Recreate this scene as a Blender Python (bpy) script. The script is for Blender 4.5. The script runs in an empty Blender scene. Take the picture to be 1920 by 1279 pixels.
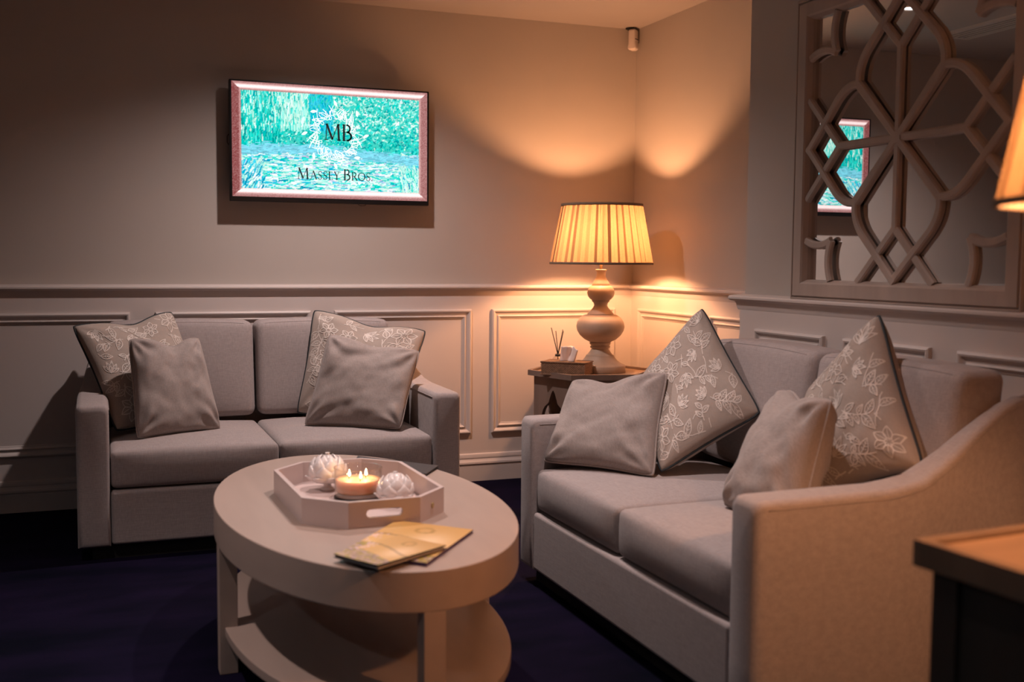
import bpy, bmesh, math, random
import numpy as np
from mathutils import Vector, Matrix, noise

random.seed(7)
PI = math.pi
SC = bpy.context.scene
COL = SC.collection
V3 = Vector

# ------------------------------------------------------------------ camera
F_PX, YAW, PIT, ROL = 2039.18, 0.36735514, -0.07452214, 0.00771883
EYE = V3((0, 0, 1.1566))
fw = V3((math.sin(YAW) * math.cos(PIT), math.cos(YAW) * math.cos(PIT), math.sin(PIT)))
rt = V3((math.cos(YAW), -math.sin(YAW), 0))
up = rt.cross(fw)
r2 = rt * math.cos(ROL) + up * math.sin(ROL)
u2 = up * math.cos(ROL) - rt * math.sin(ROL)
cd = bpy.data.cameras.new('camera')
cam = bpy.data.objects.new('camera', cd)
COL.objects.link(cam)
cam.matrix_world = Matrix(((r2.x, u2.x, -fw.x, EYE.x), (r2.y, u2.y, -fw.y, EYE.y), (r2.z, u2.z, -fw.z, EYE.z), (0, 0, 0, 1)))
cd.sensor_fit = 'HORIZONTAL'
cd.sensor_width = 36.0
cd.lens = F_PX / 1920 * 36.0
cd.clip_start = 0.05
cd.dof.use_dof = True
cd.dof.focus_distance = 4.5
cd.dof.aperture_fstop = 2.4
SC.camera = cam

# ------------------------------------------------------------------ world, view, ceiling lamps
w = bpy.data.worlds.new('world')
SC.world = w
w.use_nodes = True
w.node_tree.nodes['Background'].inputs[0].default_value = (0.02, 0.02, 0.022, 1)
w.node_tree.nodes['Background'].inputs[1].default_value = 1.0
SC.view_settings.view_transform = 'Standard'
SC.view_settings.look = 'None'
SC.view_settings.gamma = 1
SC.view_settings.use_curve_mapping = False
SC.view_settings.exposure = 0.0

DOWN_COL = (1.0, 0.80, 0.755)
# x, y, watts, beam angle, colour
COOL_FILL_COL = (0.84, 0.92, 1.0)     # the cooler of two unseen fill lamps added to lift the ambient
DOWNLIGHTS = [(1.05, 4.39, 150, 144, DOWN_COL), (1.25, 2.85, 120, 98, DOWN_COL), (-0.55, 2.75, 140, 96, DOWN_COL), (0.4, 0.9, 7, 150, DOWN_COL), (-1.7, 0.9, 62, 150, COOL_FILL_COL)]  # last two are out-of-view fill lamps, added for ambient light
BULB_STRENGTH = 1100.0
BULB_COL = (1.0, 0.46, 0.21)
SCREEN_STRENGTH = 1.25

# room
YB, XR, XP, XL, YF, H = 5.346, 2.765, 2.393, -2.6, -1.7, 2.4
PEND = 3.668


# ------------------------------------------------------------------ materials
def nodes_of(m):
    m.use_nodes = True
    nt = m.node_tree
    return nt, nt.nodes, nt.links, nt.nodes['Principled BSDF']


def mat(name, col, rough=0.6, var=0.06, scale=8.0, stretch=(1, 1, 1), bump=0.0, bscale=60.0, metallic=0.0, spec=0.5, col2=None, detail=3.0):
    m = bpy.data.materials.new(name)
    nt, N, L, b = nodes_of(m)
    tc = N.new('ShaderNodeTexCoord')
    mp = N.new('ShaderNodeMapping')
    mp.inputs['Scale'].default_value = stretch
    L.new(tc.outputs['Object'], mp.inputs['Vector'])
    ns = N.new('ShaderNodeTexNoise')
    ns.inputs['Scale'].default_value = scale
    ns.inputs['Detail'].default_value = detail
    L.new(mp.outputs[0], ns.inputs['Vector'])
    rp = N.new('ShaderNodeValToRGB')
    c2 = col2 or tuple(min(1, c * (1 + var)) for c in col)
    c1 = tuple(c * (1 - var) for c in col) if col2 is None else col
    rp.color_ramp.elements[0].position = 0.3
    rp.color_ramp.elements[1].position = 0.7
    rp.color_ramp.elements[0].color = (*c1, 1)
    rp.color_ramp.elements[1].color = (*c2, 1)
    L.new(ns.outputs['Fac'], rp.inputs[0])
    L.new(rp.outputs[0], b.inputs['Base Color'])
    b.inputs['Roughness'].default_value = rough
    b.inputs['Metallic'].default_value = metallic
    b.inputs['Specular IOR Level'].default_value = spec
    if bump:
        n2 = N.new('ShaderNodeTexNoise')
        n2.inputs['Scale'].default_value = bscale
        n2.inputs['Detail'].default_value = 2
        L.new(mp.outputs[0], n2.inputs['Vector'])
        bp = N.new('ShaderNodeBump')
        bp.inputs['Strength'].default_value = bump
        bp.inputs['Distance'].default_value = 0.002
        L.new(n2.outputs['Fac'], bp.inputs['Height'])
        L.new(bp.outputs[0], b.inputs['Normal'])
    return m


def fabric(name, col, var=0.13, scale=1.0):
    """linen: crossed fine slubs"""
    m = bpy.data.materials.new(name)
    nt, N, L, b = nodes_of(m)
    tc = N.new('ShaderNodeTexCoord')
    fac = None
    for st in ((30 * scale, 260 * scale, 420 * scale), (300 * scale, 40 * scale, 60 * scale)):
        mp = N.new('ShaderNodeMapping')
        mp.inputs['Scale'].default_value = st
        L.new(tc.outputs['Object'], mp.inputs['Vector'])
        ns = N.new('ShaderNodeTexNoise')
        ns.inputs['Scale'].default_value = 1.0
        ns.inputs['Detail'].default_value = 3
        L.new(mp.outputs[0], ns.inputs['Vector'])
        if fac is None:
            fac = ns.outputs['Fac']
        else:
            mx = N.new('ShaderNodeMath')
            mx.operation = 'ADD'
            L.new(fac, mx.inputs[0])
            L.new(ns.outputs['Fac'], mx.inputs[1])
            h = N.new('ShaderNodeMath')
            h.operation = 'MULTIPLY'
            h.inputs[1].default_value = 0.5
            L.new(mx.outputs[0], h.inputs[0])
            fac = h.outputs[0]
    rp = N.new('ShaderNodeValToRGB')
    rp.color_ramp.elements[0].position = 0.35
    rp.color_ramp.elements[1].position = 0.65
    rp.color_ramp.elements[0].color = (*[c * (1 - var) for c in col], 1)
    rp.color_ramp.elements[1].color = (*[min(1, c * (1 + var)) for c in col], 1)
    L.new(fac, rp.inputs[0])
    L.new(rp.outputs[0], b.inputs['Base Color'])
    b.inputs['Roughness'].default_value = 0.9
    b.inputs['Specular IOR Level'].default_value = 0.15
    b.inputs['Sheen Weight'].default_value = 0.15
    b.inputs['Sheen Roughness'].default_value = 0.5
    bp = N.new('ShaderNodeBump')
    bp.inputs['Strength'].default_value = 0.25
    bp.inputs['Distance'].default_value = 0.0015
    L.new(fac, bp.inputs['Height'])
    L.new(bp.outputs[0], b.inputs['Normal'])
    return m


def emit(name, col, s):
    m = bpy.data.materials.new(name)
    m.use_nodes = True
    N, L = m.node_tree.nodes, m.node_tree.links
    N.clear()
    e = N.new('ShaderNodeEmission')
    e.inputs[0].default_value = (*col, 1)
    e.inputs[1].default_value = s
    o = N.new('ShaderNodeOutputMaterial')
    L.new(e.outputs[0], o.inputs[0])
    return m


def attr_emit(name, s):
    m = emit(name, (1, 1, 1), s)
    N, L = m.node_tree.nodes, m.node_tree.links
    a = N.new('ShaderNodeAttribute')
    a.attribute_name = 'paint'
    L.new(a.outputs['Color'], [n for n in N if n.type == 'EMISSION'][0].inputs[0])
    return m


def attr_print(name):
    m = bpy.data.materials.new(name)
    nt, N, L, b = nodes_of(m)
    a = N.new('ShaderNodeAttribute')
    a.attribute_name = 'paint'
    L.new(a.outputs['Color'], b.inputs['Base Color'])
    b.inputs['Roughness'].default_value = 0.35
    return m


def thin_glass(name, tint=(1, 1, 1)):
    m = bpy.data.materials.new(name)
    m.use_nodes = True
    N, L = m.node_tree.nodes, m.node_tree.links
    N.clear()
    t = N.new('ShaderNodeBsdfTransparent')
    t.inputs[0].default_value = (*tint, 1)
    g = N.new('ShaderNodeBsdfGlossy')
    g.inputs['Roughness'].default_value = 0.03
    lw = N.new('ShaderNodeLayerWeight')
    lw.inputs[0].default_value = 0.5
    pw = N.new('ShaderNodeMath')
    pw.operation = 'POWER'
    pw.inputs[1].default_value = 3.0
    L.new(lw.outputs['Facing'], pw.inputs[0])
    fr = N.new('ShaderNodeMath')
    fr.operation = 'MULTIPLY_ADD'
    fr.inputs[1].default_value = 0.7
    fr.inputs[2].default_value = 0.05
    L.new(pw.outputs[0], fr.inputs[0])
    mx = N.new('ShaderNodeMixShader')
    L.new(fr.outputs[0], mx.inputs[0])
    L.new(t.outputs[0], mx.inputs[1])
    L.new(g.outputs[0], mx.inputs[2])
    o = N.new('ShaderNodeOutputMaterial')
    L.new(mx.outputs[0], o.inputs[0])
    return m


def shade_cloth(name):
    """pleated linen lampshade: lets light through, less so where the pleat is doubled"""
    m = bpy.data.materials.new(name)
    m.use_nodes = True
    N, L = m.node_tree.nodes, m.node_tree.links
    N.clear()
    a = N.new('ShaderNodeAttribute')
    a.attribute_name = 'paint'
    tc = N.new('ShaderNodeTexCoord')
    ns = N.new('ShaderNodeTexNoise')
    ns.inputs['Scale'].default_value = 160
    L.new(tc.outputs['Object'], ns.inputs['Vector'])
    mul = N.new('ShaderNodeMixRGB')
    mul.blend_type = 'MULTIPLY'
    mul.inputs[0].default_value = 0.6
    L.new(a.outputs['Color'], mul.inputs[1])
    L.new(ns.outputs['Fac'], mul.inputs[2])
    d = N.new('ShaderNodeBsdfDiffuse')
    d.inputs[0].default_value = (0.36, 0.26, 0.17, 1)
    t = N.new('ShaderNodeBsdfTranslucent')
    L.new(mul.outputs[0], t.inputs[0])
    mx = N.new('ShaderNodeMixShader')
    mx.inputs[0].default_value = 0.5
    L.new(d.outputs[0], mx.inputs[1])
    L.new(t.outputs[0], mx.inputs[2])
    o = N.new('ShaderNodeOutputMaterial')
    L.new(mx.outputs[0], o.inputs[0])
    return m


M = dict(
    wall=mat('wall paint', (0.475, 0.43, 0.395), 0.75, 0.02, 3, spec=0.2),
    wains=mat('wainscot paint', (0.60, 0.54, 0.515), 0.45, 0.02, 3, spec=0.4),
    ceil=mat('ceiling paint', (0.40, 0.36, 0.34), 0.8, 0.02, 3, spec=0.2),
    carpet=mat('carpet pile', (0.0013, 0.0018, 0.0066), 0.95, scale=4.0, stretch=(0.6, 1.4, 1), col2=(0.0068, 0.0042, 0.0175), bump=0.8, bscale=220, spec=0.05, detail=6),
    sofa=fabric('sofa linen', (0.335, 0.290, 0.283)),
    seam=mat('seam thread', (0.30, 0.26, 0.252), 0.9, 0.1, 200),
    plinth=mat('black plinth', (0.008, 0.007, 0.007), 0.6),
    plain=fabric('plain cushion linen', (0.315, 0.268, 0.25), 0.14, 1.3),
    plainpipe=fabric('cushion piping linen', (0.33, 0.28, 0.26), 0.1, 1.3),
    floral=fabric('floral cushion cloth', (0.36, 0.30, 0.262), 0.06, 1.6),
    thread=mat('white embroidery thread', (0.62, 0.55, 0.50), 0.7, 0.08, 300),
    darkpipe=mat('dark teal piping', (0.012, 0.018, 0.022), 0.7, 0.1, 100),
    table=mat('limed oak', (0.355, 0.268, 0.226), 0.42, 0.05, 14, (1, 0.15, 1), bump=0.05, bscale=60),
    tray=mat('blush lacquer', (0.56, 0.45, 0.425), 0.35, 0.02, 4),
    gold=mat('brass stud', (0.55, 0.40, 0.2), 0.35, 0.05, 20, metallic=0.7),
    porcelain=mat('white porcelain', (0.80, 0.73, 0.71), 0.18, 0.02, 5),
    black=mat('black plastic', (0.006, 0.006, 0.007), 0.3, 0.1, 10),
    ink=mat('screen lettering', (0.002, 0.008, 0.014), 0.4, 0.1, 10),
    oak=mat('grey brown oak', (0.165, 0.118, 0.098), 0.55, 0.22, 10, (1, 1, 0.12), bump=0.1, bscale=60),
    oaktop=mat('brown oak top', (0.30, 0.195, 0.125), 0.45, 0.15, 12, (0.2, 1, 1)),
    shadedrim=mat('part shaded oak lip', (0.19, 0.13, 0.09), 0.5, 0.2, 10, (1, 1, 0.12)),  # colour holds part of the shade on the lip's outer face
    shadedoak=mat('oak with painted shade', (0.045, 0.036, 0.03), 0.6, 0.2, 10, (1, 1, 0.12)),  # shade on the unlit table sides is put into this colour
    turned=mat('bleached turned wood', (0.41, 0.315, 0.24), 0.55, 0.07, 16, (1, 1, 0.15), bump=0.12, bscale=90),
    trim=mat('shade trim braid', (0.20, 0.145, 0.10), 0.8, 0.1, 80),
    liner=mat('white shade liner', (0.80, 0.74, 0.66), 0.7, 0.02, 5),
    brass=mat('aged brass', (0.55, 0.42, 0.28), 0.35, 0.05, 20, metallic=0.8),
    rattan=mat('rattan weave', (0.33, 0.20, 0.125), 0.6, 0.3, 90, bump=0.3, bscale=160),
    rattan2=mat('dark rattan edge', (0.21, 0.125, 0.08), 0.6, 0.25, 90),
    tissue=mat('white tissue', (0.80, 0.70, 0.66), 0.8, 0.03, 20),
    reed=mat('black reed', (0.012, 0.009, 0.007), 0.7, 0.2, 60),
    oil=mat('clear oil', (0.6, 0.45, 0.3), 0.1, 0.02, 5),
    glass=thin_glass('clear glass', (0.97, 0.95, 0.93)),
    mirror=None,
    limewood=mat('limewashed frame wood', (0.40, 0.325, 0.285), 0.5, 0.10, 12, (1, 1, 0.2), bump=0.06, bscale=80),
    whiteplastic=mat('white plastic', (0.70, 0.62, 0.58), 0.4, 0.02, 5),
    darkslot=mat('dark slot', (0.01, 0.01, 0.01), 0.7),
    metal=mat('painted metal', (0.55, 0.53, 0.52), 0.5, 0.02, 5),
    paper=mat('page edges', (0.55, 0.47, 0.42), 0.8, 0.1, 200),
    purple=mat('purple cover edge', (0.05, 0.018, 0.13), 0.5, 0.1, 10),
    slate=mat('charcoal cover', (0.028, 0.026, 0.030), 0.4, 0.1, 6),
)
_m = bpy.data.materials.new('mirror glass')
nt, N, L, b = nodes_of(_m)
b.inputs['Base Color'].default_value = (0.80, 0.80, 0.80, 1)
b.inputs['Metallic'].default_value = 1
b.inputs['Roughness'].default_value = 0.0
M['mirror'] = _m
_m = mat('candle wax', (0.66, 0.36, 0.20), 0.5, 0.03, 10)
b = _m.node_tree.nodes['Principled BSDF']
b.inputs['Subsurface Weight'].default_value = 0.6
b.inputs['Subsurface Radius'].default_value = (0.03, 0.014, 0.006)
b.inputs['Subsurface Scale'].default_value = 1.0
M['wax'] = _m


# ------------------------------------------------------------------ mesh helpers
def link(name, me, m=None, parent=None, smooth=False, loc=None, rotz=None):
    o = bpy.data.objects.new(name, me)
    COL.objects.link(o)
    if m is not None and not me.materials:
        me.materials.append(m)
    if smooth:
        me.polygons.foreach_set('use_smooth', [True] * len(me.polygons))
    if parent is not None:
        o.parent = parent
    if loc is not None:
        o.location = loc
    if rotz is not None:
        o.rotation_euler = (0, 0, rotz)
    return o


class MB:
    def __init__(self):
        self.v, self.f = [], []

    def add(self, vs, fs):
        k = len(self.v)
        self.v += [tuple(p) for p in vs]
        self.f += [tuple(i + k for i in f) for f in fs]

    def box(self, x0, x1, y0, y1, z0, z1):
        self.add([(x0, y0, z0), (x1, y0, z0), (x1, y1, z0), (x0, y1, z0), (x0, y0, z1), (x1, y0, z1), (x1, y1, z1), (x0, y1, z1)],
                 [(0, 3, 2, 1), (4, 5, 6, 7), (0, 1, 5, 4), (1, 2, 6, 5), (2, 3, 7, 6), (3, 0, 4, 7)])

    def lathe(self, prof, n=48, c=(0, 0, 0), closed=False):
        vs, fs = [], []
        for r, z in prof:
            for i in range(n):
                a = 2 * PI * i / n
                vs.append((c[0] + r * math.cos(a), c[1] + r * math.sin(a), c[2] + z))
        k = len(prof)
        for j in range(k - 1 + (1 if closed else 0)):
            j2 = (j + 1) % k
            for i in range(n):
                i2 = (i + 1) % n
                fs.append((j * n + i, j * n + i2, j2 * n + i2, j2 * n + i))
        if not closed:
            if prof[0][0] > 1e-5:
                fs.append(tuple(range(n))[::-1])
            if prof[-1][0] > 1e-5:
                fs.append(tuple((k - 1) * n + i for i in range(n)))
        self.add(vs, fs)

    def tube(self, pts, r, n=6, closed=False, caps=True):
        pts = [V3(p) for p in pts]
        k = len(pts)
        vs, fs = [], []
        prev = None
        for i, p in enumerate(pts):
            if closed:
                t = pts[(i + 1) % k] - pts[i - 1]
            else:
                t = pts[min(i + 1, k - 1)] - pts[max(i - 1, 0)]
            if t.length < 1e-9:
                t = V3((0, 0, 1))
            t.normalize()
            if prev is None:
                a = V3((0, 0, 1)) if abs(t.z) < 0.9 else V3((1, 0, 0))
                nn = t.cross(a).normalized()
            else:
                nn = (prev - t * prev.dot(t))
                nn = nn.normalized() if nn.length > 1e-6 else prev
            prev = nn
            bb = t.cross(nn)
            rr = r[i] if isinstance(r, (list, tuple)) else r
            for q in range(n):
                an = 2 * PI * q / n
                vs.append(p + (nn * math.cos(an) + bb * math.sin(an)) * rr)
        for i in range(k if closed else k - 1):
            i2 = (i + 1) % k
            for q in range(n):
                q2 = (q + 1) % n
                fs.append((i * n + q, i * n + q2, i2 * n + q2, i2 * n + q))
        if not closed and caps:
            fs.append(tuple(range(n))[::-1])
            fs.append(tuple((k - 1) * n + q for q in range(n)))
        self.add(vs, fs)

    def prism(self, poly, z0, z1, fn=lambda x, y, z: (x, y, z)):
        n = len(poly)
        self.add([fn(x, y, z0) for x, y in poly] + [fn(x, y, z1) for x, y in poly],
                 [tuple(range(n))[::-1], tuple(range(n, 2 * n))] + [(i, (i + 1) % n, n + (i + 1) % n, n + i) for i in range(n)])

    def mesh(self, name='mesh', fix=True):
        me = bpy.data.meshes.new(name)
        me.from_pydata(self.v, [], self.f)
        if fix:
            bm = bmesh.new()
            bm.from_mesh(me)
            bmesh.ops.recalc_face_normals(bm, faces=bm.faces)
            bm.to_mesh(me)
            bm.free()
        me.update()
        return me

    def obj(self, name, m, parent=None, smooth=False, bevel=0, seg=2, fix=True, **k):
        o = link(name, self.mesh(name, fix), m, parent, smooth, **k)
        if bevel:
            md = o.modifiers.new('bevel', 'BEVEL')
            md.width = bevel
            md.segments = seg
            md.limit_method = 'ANGLE'
            md.angle_limit = math.radians(40)
            o.data.polygons.foreach_set('use_smooth', [True] * len(o.data.polygons))
            wn = o.modifiers.new('weighted', 'WEIGHTED_NORMAL')
            wn.keep_sharp = True
        return o


def autosmooth(o, deg=40):
    md = o.modifiers.new('split', 'EDGE_SPLIT')
    md.split_angle = math.radians(deg)
    return o


def empty(name, loc, label, cat, group=None, rotz=0):
    o = bpy.data.objects.new(name, None)
    COL.objects.link(o)
    o.location = loc
    o.rotation_euler = (0, 0, rotz)
    o.empty_display_size = 0.1
    o['label'] = label
    o['category'] = cat
    if group:
        o['group'] = group
    return o


def tag(o, label, cat, group=None):
    o['label'] = label
    o['category'] = cat
    if group:
        o['group'] = group
    return o


def struct(o):
    o['kind'] = 'structure'
    return o


def copy_tree(o, parent=None):
    c = o.copy()
    COL.objects.link(c)
    if parent is not None:
        c.parent = parent
    for ch in list(o.children):
        copy_tree(ch, c)
    return c


def rounded_box(ex, r, nseg=10, deform=None, mid=8):
    """grid box of half extents ex with rounded edges, then deform(p)->p"""
    def coords(e):
        inner = e - r
        a = [-e + r * (1 - math.cos(PI / 2 * i / 4)) for i in range(4)]
        c = [-inner + 2 * inner * i / mid for i in range(mid + 1)]
        return a + c + [-x for x in a[::-1]]
    X, Y, Z = coords(ex[0]), coords(ex[1]), coords(ex[2])
    bm = bmesh.new()
    cache = {}

    def vert(p):
        key = (round(p[0], 6), round(p[1], 6), round(p[2], 6))
        if key not in cache:
            q = V3([max(-(ex[i] - r), min(ex[i] - r, p[i])) for i in range(3)])
            d = V3(p) - q
            if d.length > 1e-9:
                d = d.normalized() * r
            s = q + d
            cache[key] = bm.verts.new(deform(s) if deform else s)
        return cache[key]
    for ax in range(3):
        A = [X, Y, Z]
        P, Q = A[(ax + 1) % 3], A[(ax + 2) % 3]
        for s in (-1, 1):
            for i in range(len(P) - 1):
                for j in range(len(Q) - 1):
                    vs = []
                    for (a, b2) in ((i, j), (i + 1, j), (i + 1, j + 1), (i, j + 1)):
                        p = [0, 0, 0]
                        p[ax] = s * ex[ax]
                        p[(ax + 1) % 3] = P[a]
                        p[(ax + 2) % 3] = Q[b2]
                        vs.append(vert(p))
                    if s < 0:
                        vs = vs[::-1]
                    try:
                        bm.faces.new(vs)
                    except ValueError:
                        pass
    me = bpy.data.meshes.new('rounded')
    bm.to_mesh(me)
    bm.free()
    return me


def paint_grid(name, P, img, m, parent=None):
    """img: h x w x 3 array (row 0 at v=0); P(u,v)->point"""
    h, wd, _ = img.shape
    vs = [tuple(P(i / (wd - 1), j / (h - 1))) for j in range(h) for i in range(wd)]
    fs = [(j * wd + i, j * wd + i + 1, (j + 1) * wd + i + 1, (j + 1) * wd + i) for j in range(h - 1) for i in range(wd - 1)]
    me = bpy.data.meshes.new(name)
    me.from_pydata(vs, [], fs)
    at = me.color_attributes.new('paint', 'FLOAT_COLOR', 'POINT')
    rgba = np.ones((h * wd, 4), dtype=np.float32)
    rgba[:, :3] = img.reshape(-1, 3)
    at.data.foreach_set('color', rgba.ravel())
    return link(name, me, m, parent)


# ------------------------------------------------------------------ room shell
b_ = MB(); b_.box(XL - .1, XR + .1, YF - .1, YB + .1, -0.1, 0)
floor = struct(b_.obj('floor', M['carpet']))
b_ = MB(); b_.box(XL - .1, XR + .1, YF - .1, YB + .1, H, H + .1)
ceiling = struct(b_.obj('ceiling', M['ceil']))
b_ = MB(); b_.box(XL - .1, XR + .1, YB, YB + .1, 0, H)
wall_back = struct(b_.obj('wall_back', M['wall']))
b_ = MB(); b_.box(XR, XR + .1, PEND - .05, YB, 0, H)
wall_alcove = struct(b_.obj('wall_alcove', M['wall']))
b_ = MB(); b_.box(XP, XR + .1, YF - .1, PEND, 0, H)
wall_right = struct(b_.obj('wall_right', M['wall']))
b_ = MB(); b_.box(XL - .1, XL, YF - .1, YB, 0, H)
wall_left = struct(b_.obj('wall_left', M['wall']))
b_ = MB(); b_.box(XL, XP, YF - .1, YF, 0, H)
wall_front = struct(b_.obj('wall_front', M['wall']))

WT = 0.014      # wainscot board thickness
map_back = lambda a, p, z: (a, YB - p, z)
map_alc = lambda a, p, z: (XR - p, a, z)
map_right = lambda a, p, z: (XP - p, a, z)
map_left = lambda a, p, z: (XL + p, a, z)

PANEL_PROF = [(0, 0), (0.001, .013), (.008, .017), (.014, .015), (.022, .006), (.027, .004), (.033, .004), (.0335, .009), (.038, .011), (.042, .008), (.046, .0055), (.047, .003), (.051, .003), (.053, 0)]
RAIL_PROF = [(WT, .968), (WT + .004, .978), (WT + .006, .992), (WT + .010, 1.001), (WT + .024, 1.005), (WT + .029, 1.011), (WT + .029, 1.018), (WT + .024, 1.024), (WT + .004, 1.028), (0, 1.030)]
SKIRT_PROF = [(WT + .018, 0), (WT + .018, .080), (WT + .014, .082), (WT + .015, .087), (WT + .022, .092), (WT + .021, .101), (WT + .012, .113), (WT + .011, .118), (WT + .013, .121), (WT + .013, .132), (WT + .010, .141), (WT, .144)]


def moulding(fn, a0, a1, z0, z1, base):
    b_ = MB()
    vs, fs = [], []
    for ins, pr in PANEL_PROF:
        vs += [fn(a0 + ins, base + pr, z0 + ins), fn(a1 - ins, base + pr, z0 + ins), fn(a1 - ins, base + pr, z1 - ins), fn(a0 + ins, base + pr, z1 - ins)]
    for j in range(len(PANEL_PROF) - 1):
        for i in range(4):
            i2 = (i + 1) % 4
            fs.append((j * 4 + i, j * 4 + i2, j * 4 + 4 + i2, j * 4 + 4 + i))
    b_.add(vs, fs)
    return b_


def strip(fn, prof, a0, a1, m0=0, m1=0):
    """extrude a (proud,z) profile along the wall; m0/m1: mitre direction at the ends"""
    b_ = MB()
    n = len(prof)
    vs = [fn(a0 + m0 * p, p, z) for p, z in prof] + [fn(a1 + m1 * p, p, z) for p, z in prof]
    b_.add(vs, [(i, i + 1, n + i + 1, n + i) for i in range(n - 1)] + [tuple(range(n)), tuple(range(n, 2 * n))])
    return b_


def wainscot(fn, a0, a1, wall, panels):
    b_ = MB()
    b_.add([fn(a0, 0, 0), fn(a1, 0, 0), fn(a1, 0, .99), fn(a0, 0, .99), fn(a0, WT, 0), fn(a1, WT, 0), fn(a1, WT, .99), fn(a0, WT, .99)],
           [(0, 3, 2, 1), (4, 5, 6, 7), (0, 1, 5, 4), (1, 2, 6, 5), (2, 3, 7, 6), (3, 0, 4, 7)])
    wb = b_.obj('wainscot', M['wains'], wall)
    for p0, p1 in panels:
        autosmooth(moulding(fn, p0, p1, .25, .90, WT).obj('panel_moulding', M['wains'], wb, smooth=True), 25)


wainscot(map_back, XL, XR, wall_back, [(1.936, 2.649), (1.107, 1.824), (.266, .991), (-.575, .155), (-1.41, -.69), (-2.25, -1.53)])
wainscot(map_alc, PEND, YB, wall_alcove, [(4.615, 5.235), (3.79, 4.501)])
wainscot(map_right, YF, PEND + .012, wall_right, [(3.139, 3.56), (2.621, 3.032), (2.095, 2.507), (1.57, 1.98), (1.05, 1.46), (.53, .94), (0, .42), (-.52, -.11), (-1.05, -.63)])
wainscot(map_left, YF, YB, wall_left, [(4.4, 5.1), (3.6, 4.3), (2.8, 3.5), (2.0, 2.7), (1.2, 1.9), (.4, 1.1)])
i_ = 0
for nm, fn, a0, a1, m0, m1 in (('back', map_back, XL, XR, 1, -1), ('alcove', map_alc, PEND, YB, 0, -1), ('right', map_right, YF, PEND + .012, 0, 1), ('left', map_left, YF, YB, 0, -1)):
    i_ += 1
    o = strip(fn, RAIL_PROF, a0, a1, m0, m1).obj('trim_%d' % i_, M['wains'], smooth=True)
    struct(autosmooth(o, 35))
    o = strip(fn, SKIRT_PROF, a0, a1, m0, m1).obj('baseboard_' + nm, M['wains'], smooth=True)
    struct(autosmooth(o, 30))
# return of the rail and boards round the free end of the projecting wall
fe = lambda a, p, z: (a, PEND + p, z)
b_ = MB(); b_.box(XP - WT + .002, XR, PEND, PEND + WT, 0, .989)
b_.obj('wainscot', M['wains'], wall_right)
o = strip(fe, RAIL_PROF, XP, XR, -1, 0).obj('trim_5', M['wains'], smooth=True)
struct(autosmooth(o, 35))


# ------------------------------------------------------------------ ceiling fittings
trim_ring = MB(); trim_ring.lathe([(.034, -.001), (.038, -.006), (.046, -.008), (.052, -.004), (.053, 0), (.034, 0)], 32, closed=True)
lens = MB(); lens.lathe([(0, -.003), (.0345, -.003)], 32)
ring_me, lens_me = trim_ring.mesh('trim_ring'), lens.mesh('lens')
M['lens'] = emit('downlight lens', (0.95, 0.97, 1.0), 12.0)
where = ['recessed ceiling downlight nearest the wall with the screen', 'recessed ceiling downlight over the gap between coffee table and facing sofa', 'recessed ceiling downlight over the open carpet',
         'added unseen fill downlight in front of the coffee table', 'added unseen cool fill downlight farthest from the mirror']
for i, (x, y, wt, beam, lamp_col) in enumerate(DOWNLIGHTS):
    t = empty('downlight', (x, y, H), where[i], 'ceiling light', 'recessed ceiling downlights')
    link('trim_ring', ring_me, M['whiteplastic'], t, True)
    link('lens', lens_me, M['lens'], t)
    ld = bpy.data.lights.new('downlight_lamp', 'SPOT')
    ld.energy = wt
    ld.color = lamp_col
    ld.spot_size = math.radians(beam)
    ld.spot_blend = 1.0
    ld.shadow_soft_size = 0.03
    lo = bpy.data.objects.new('downlight_lamp', ld)
    COL.objects.link(lo)
    lo.parent = t
    lo.location = (0, 0, -.012)

t = empty('ceiling_grille', (.38, 4.52, H), 'long slotted air grille set in the ceiling', 'air vent')
b_ = MB(); b_.box(-.09, .09, -.32, .32, -.006, 0)
b_.obj('backing', M['darkslot'], t)
for sx in (-.095, .095):
    b_ = MB(); b_.box(sx - .01, sx + .01, -.335, .335, -.012, 0); b_.obj('frame_bar', M['metal'], t)
for sy in (-.33, .33):
    b_ = MB(); b_.box(-.095, .095, sy - .01, sy + .01, -.012, 0); b_.obj('frame_bar', M['metal'], t)
for i in range(5):
    b_ = MB(); b_.box(-.07 + i * .035 - .006, -.07 + i * .035 + .006, -.32, .32, -.011, -.004); b_.obj('slat', M['metal'], t)

# motion sensor in the corner of the room
t = empty('motion_sensor', (2.722, 5.302, 2.335), 'small white motion sensor high in the corner of the two walls', 'sensor', rotz=math.radians(40))
me = rounded_box((.027, .02, .055), .012, mid=4, deform=lambda p: V3((p.x, p.y * (1 if p.z > -.02 else 1 + .25 * math.sin((p.z + .02) / .035 * PI) * -1), p.z)))
link('housing', me, M['whiteplastic'], t, True)
b_ = MB(); b_.box(-.02, .02, -.0215, -.019, .0, .004); b_.obj('slot', M['darkslot'], t)
b_ = MB(); b_.box(-.021, .021, -.0225, -.019, -.007, -.002); b_.obj('ridge', M['whiteplastic'], t)
b_ = MB(); b_.lathe([(0.0005, -.003), (.004, -.0015), (.004, .001), (.0005, .002)], 12); b_.obj('indicator', M['porcelain'], t, True, loc=(0, -.021, -.036))
b_ = MB(); b_.box(-.024, .024, -.012, .034, .0545, .062); b_.obj('bracket', M['black'], t)


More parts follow.
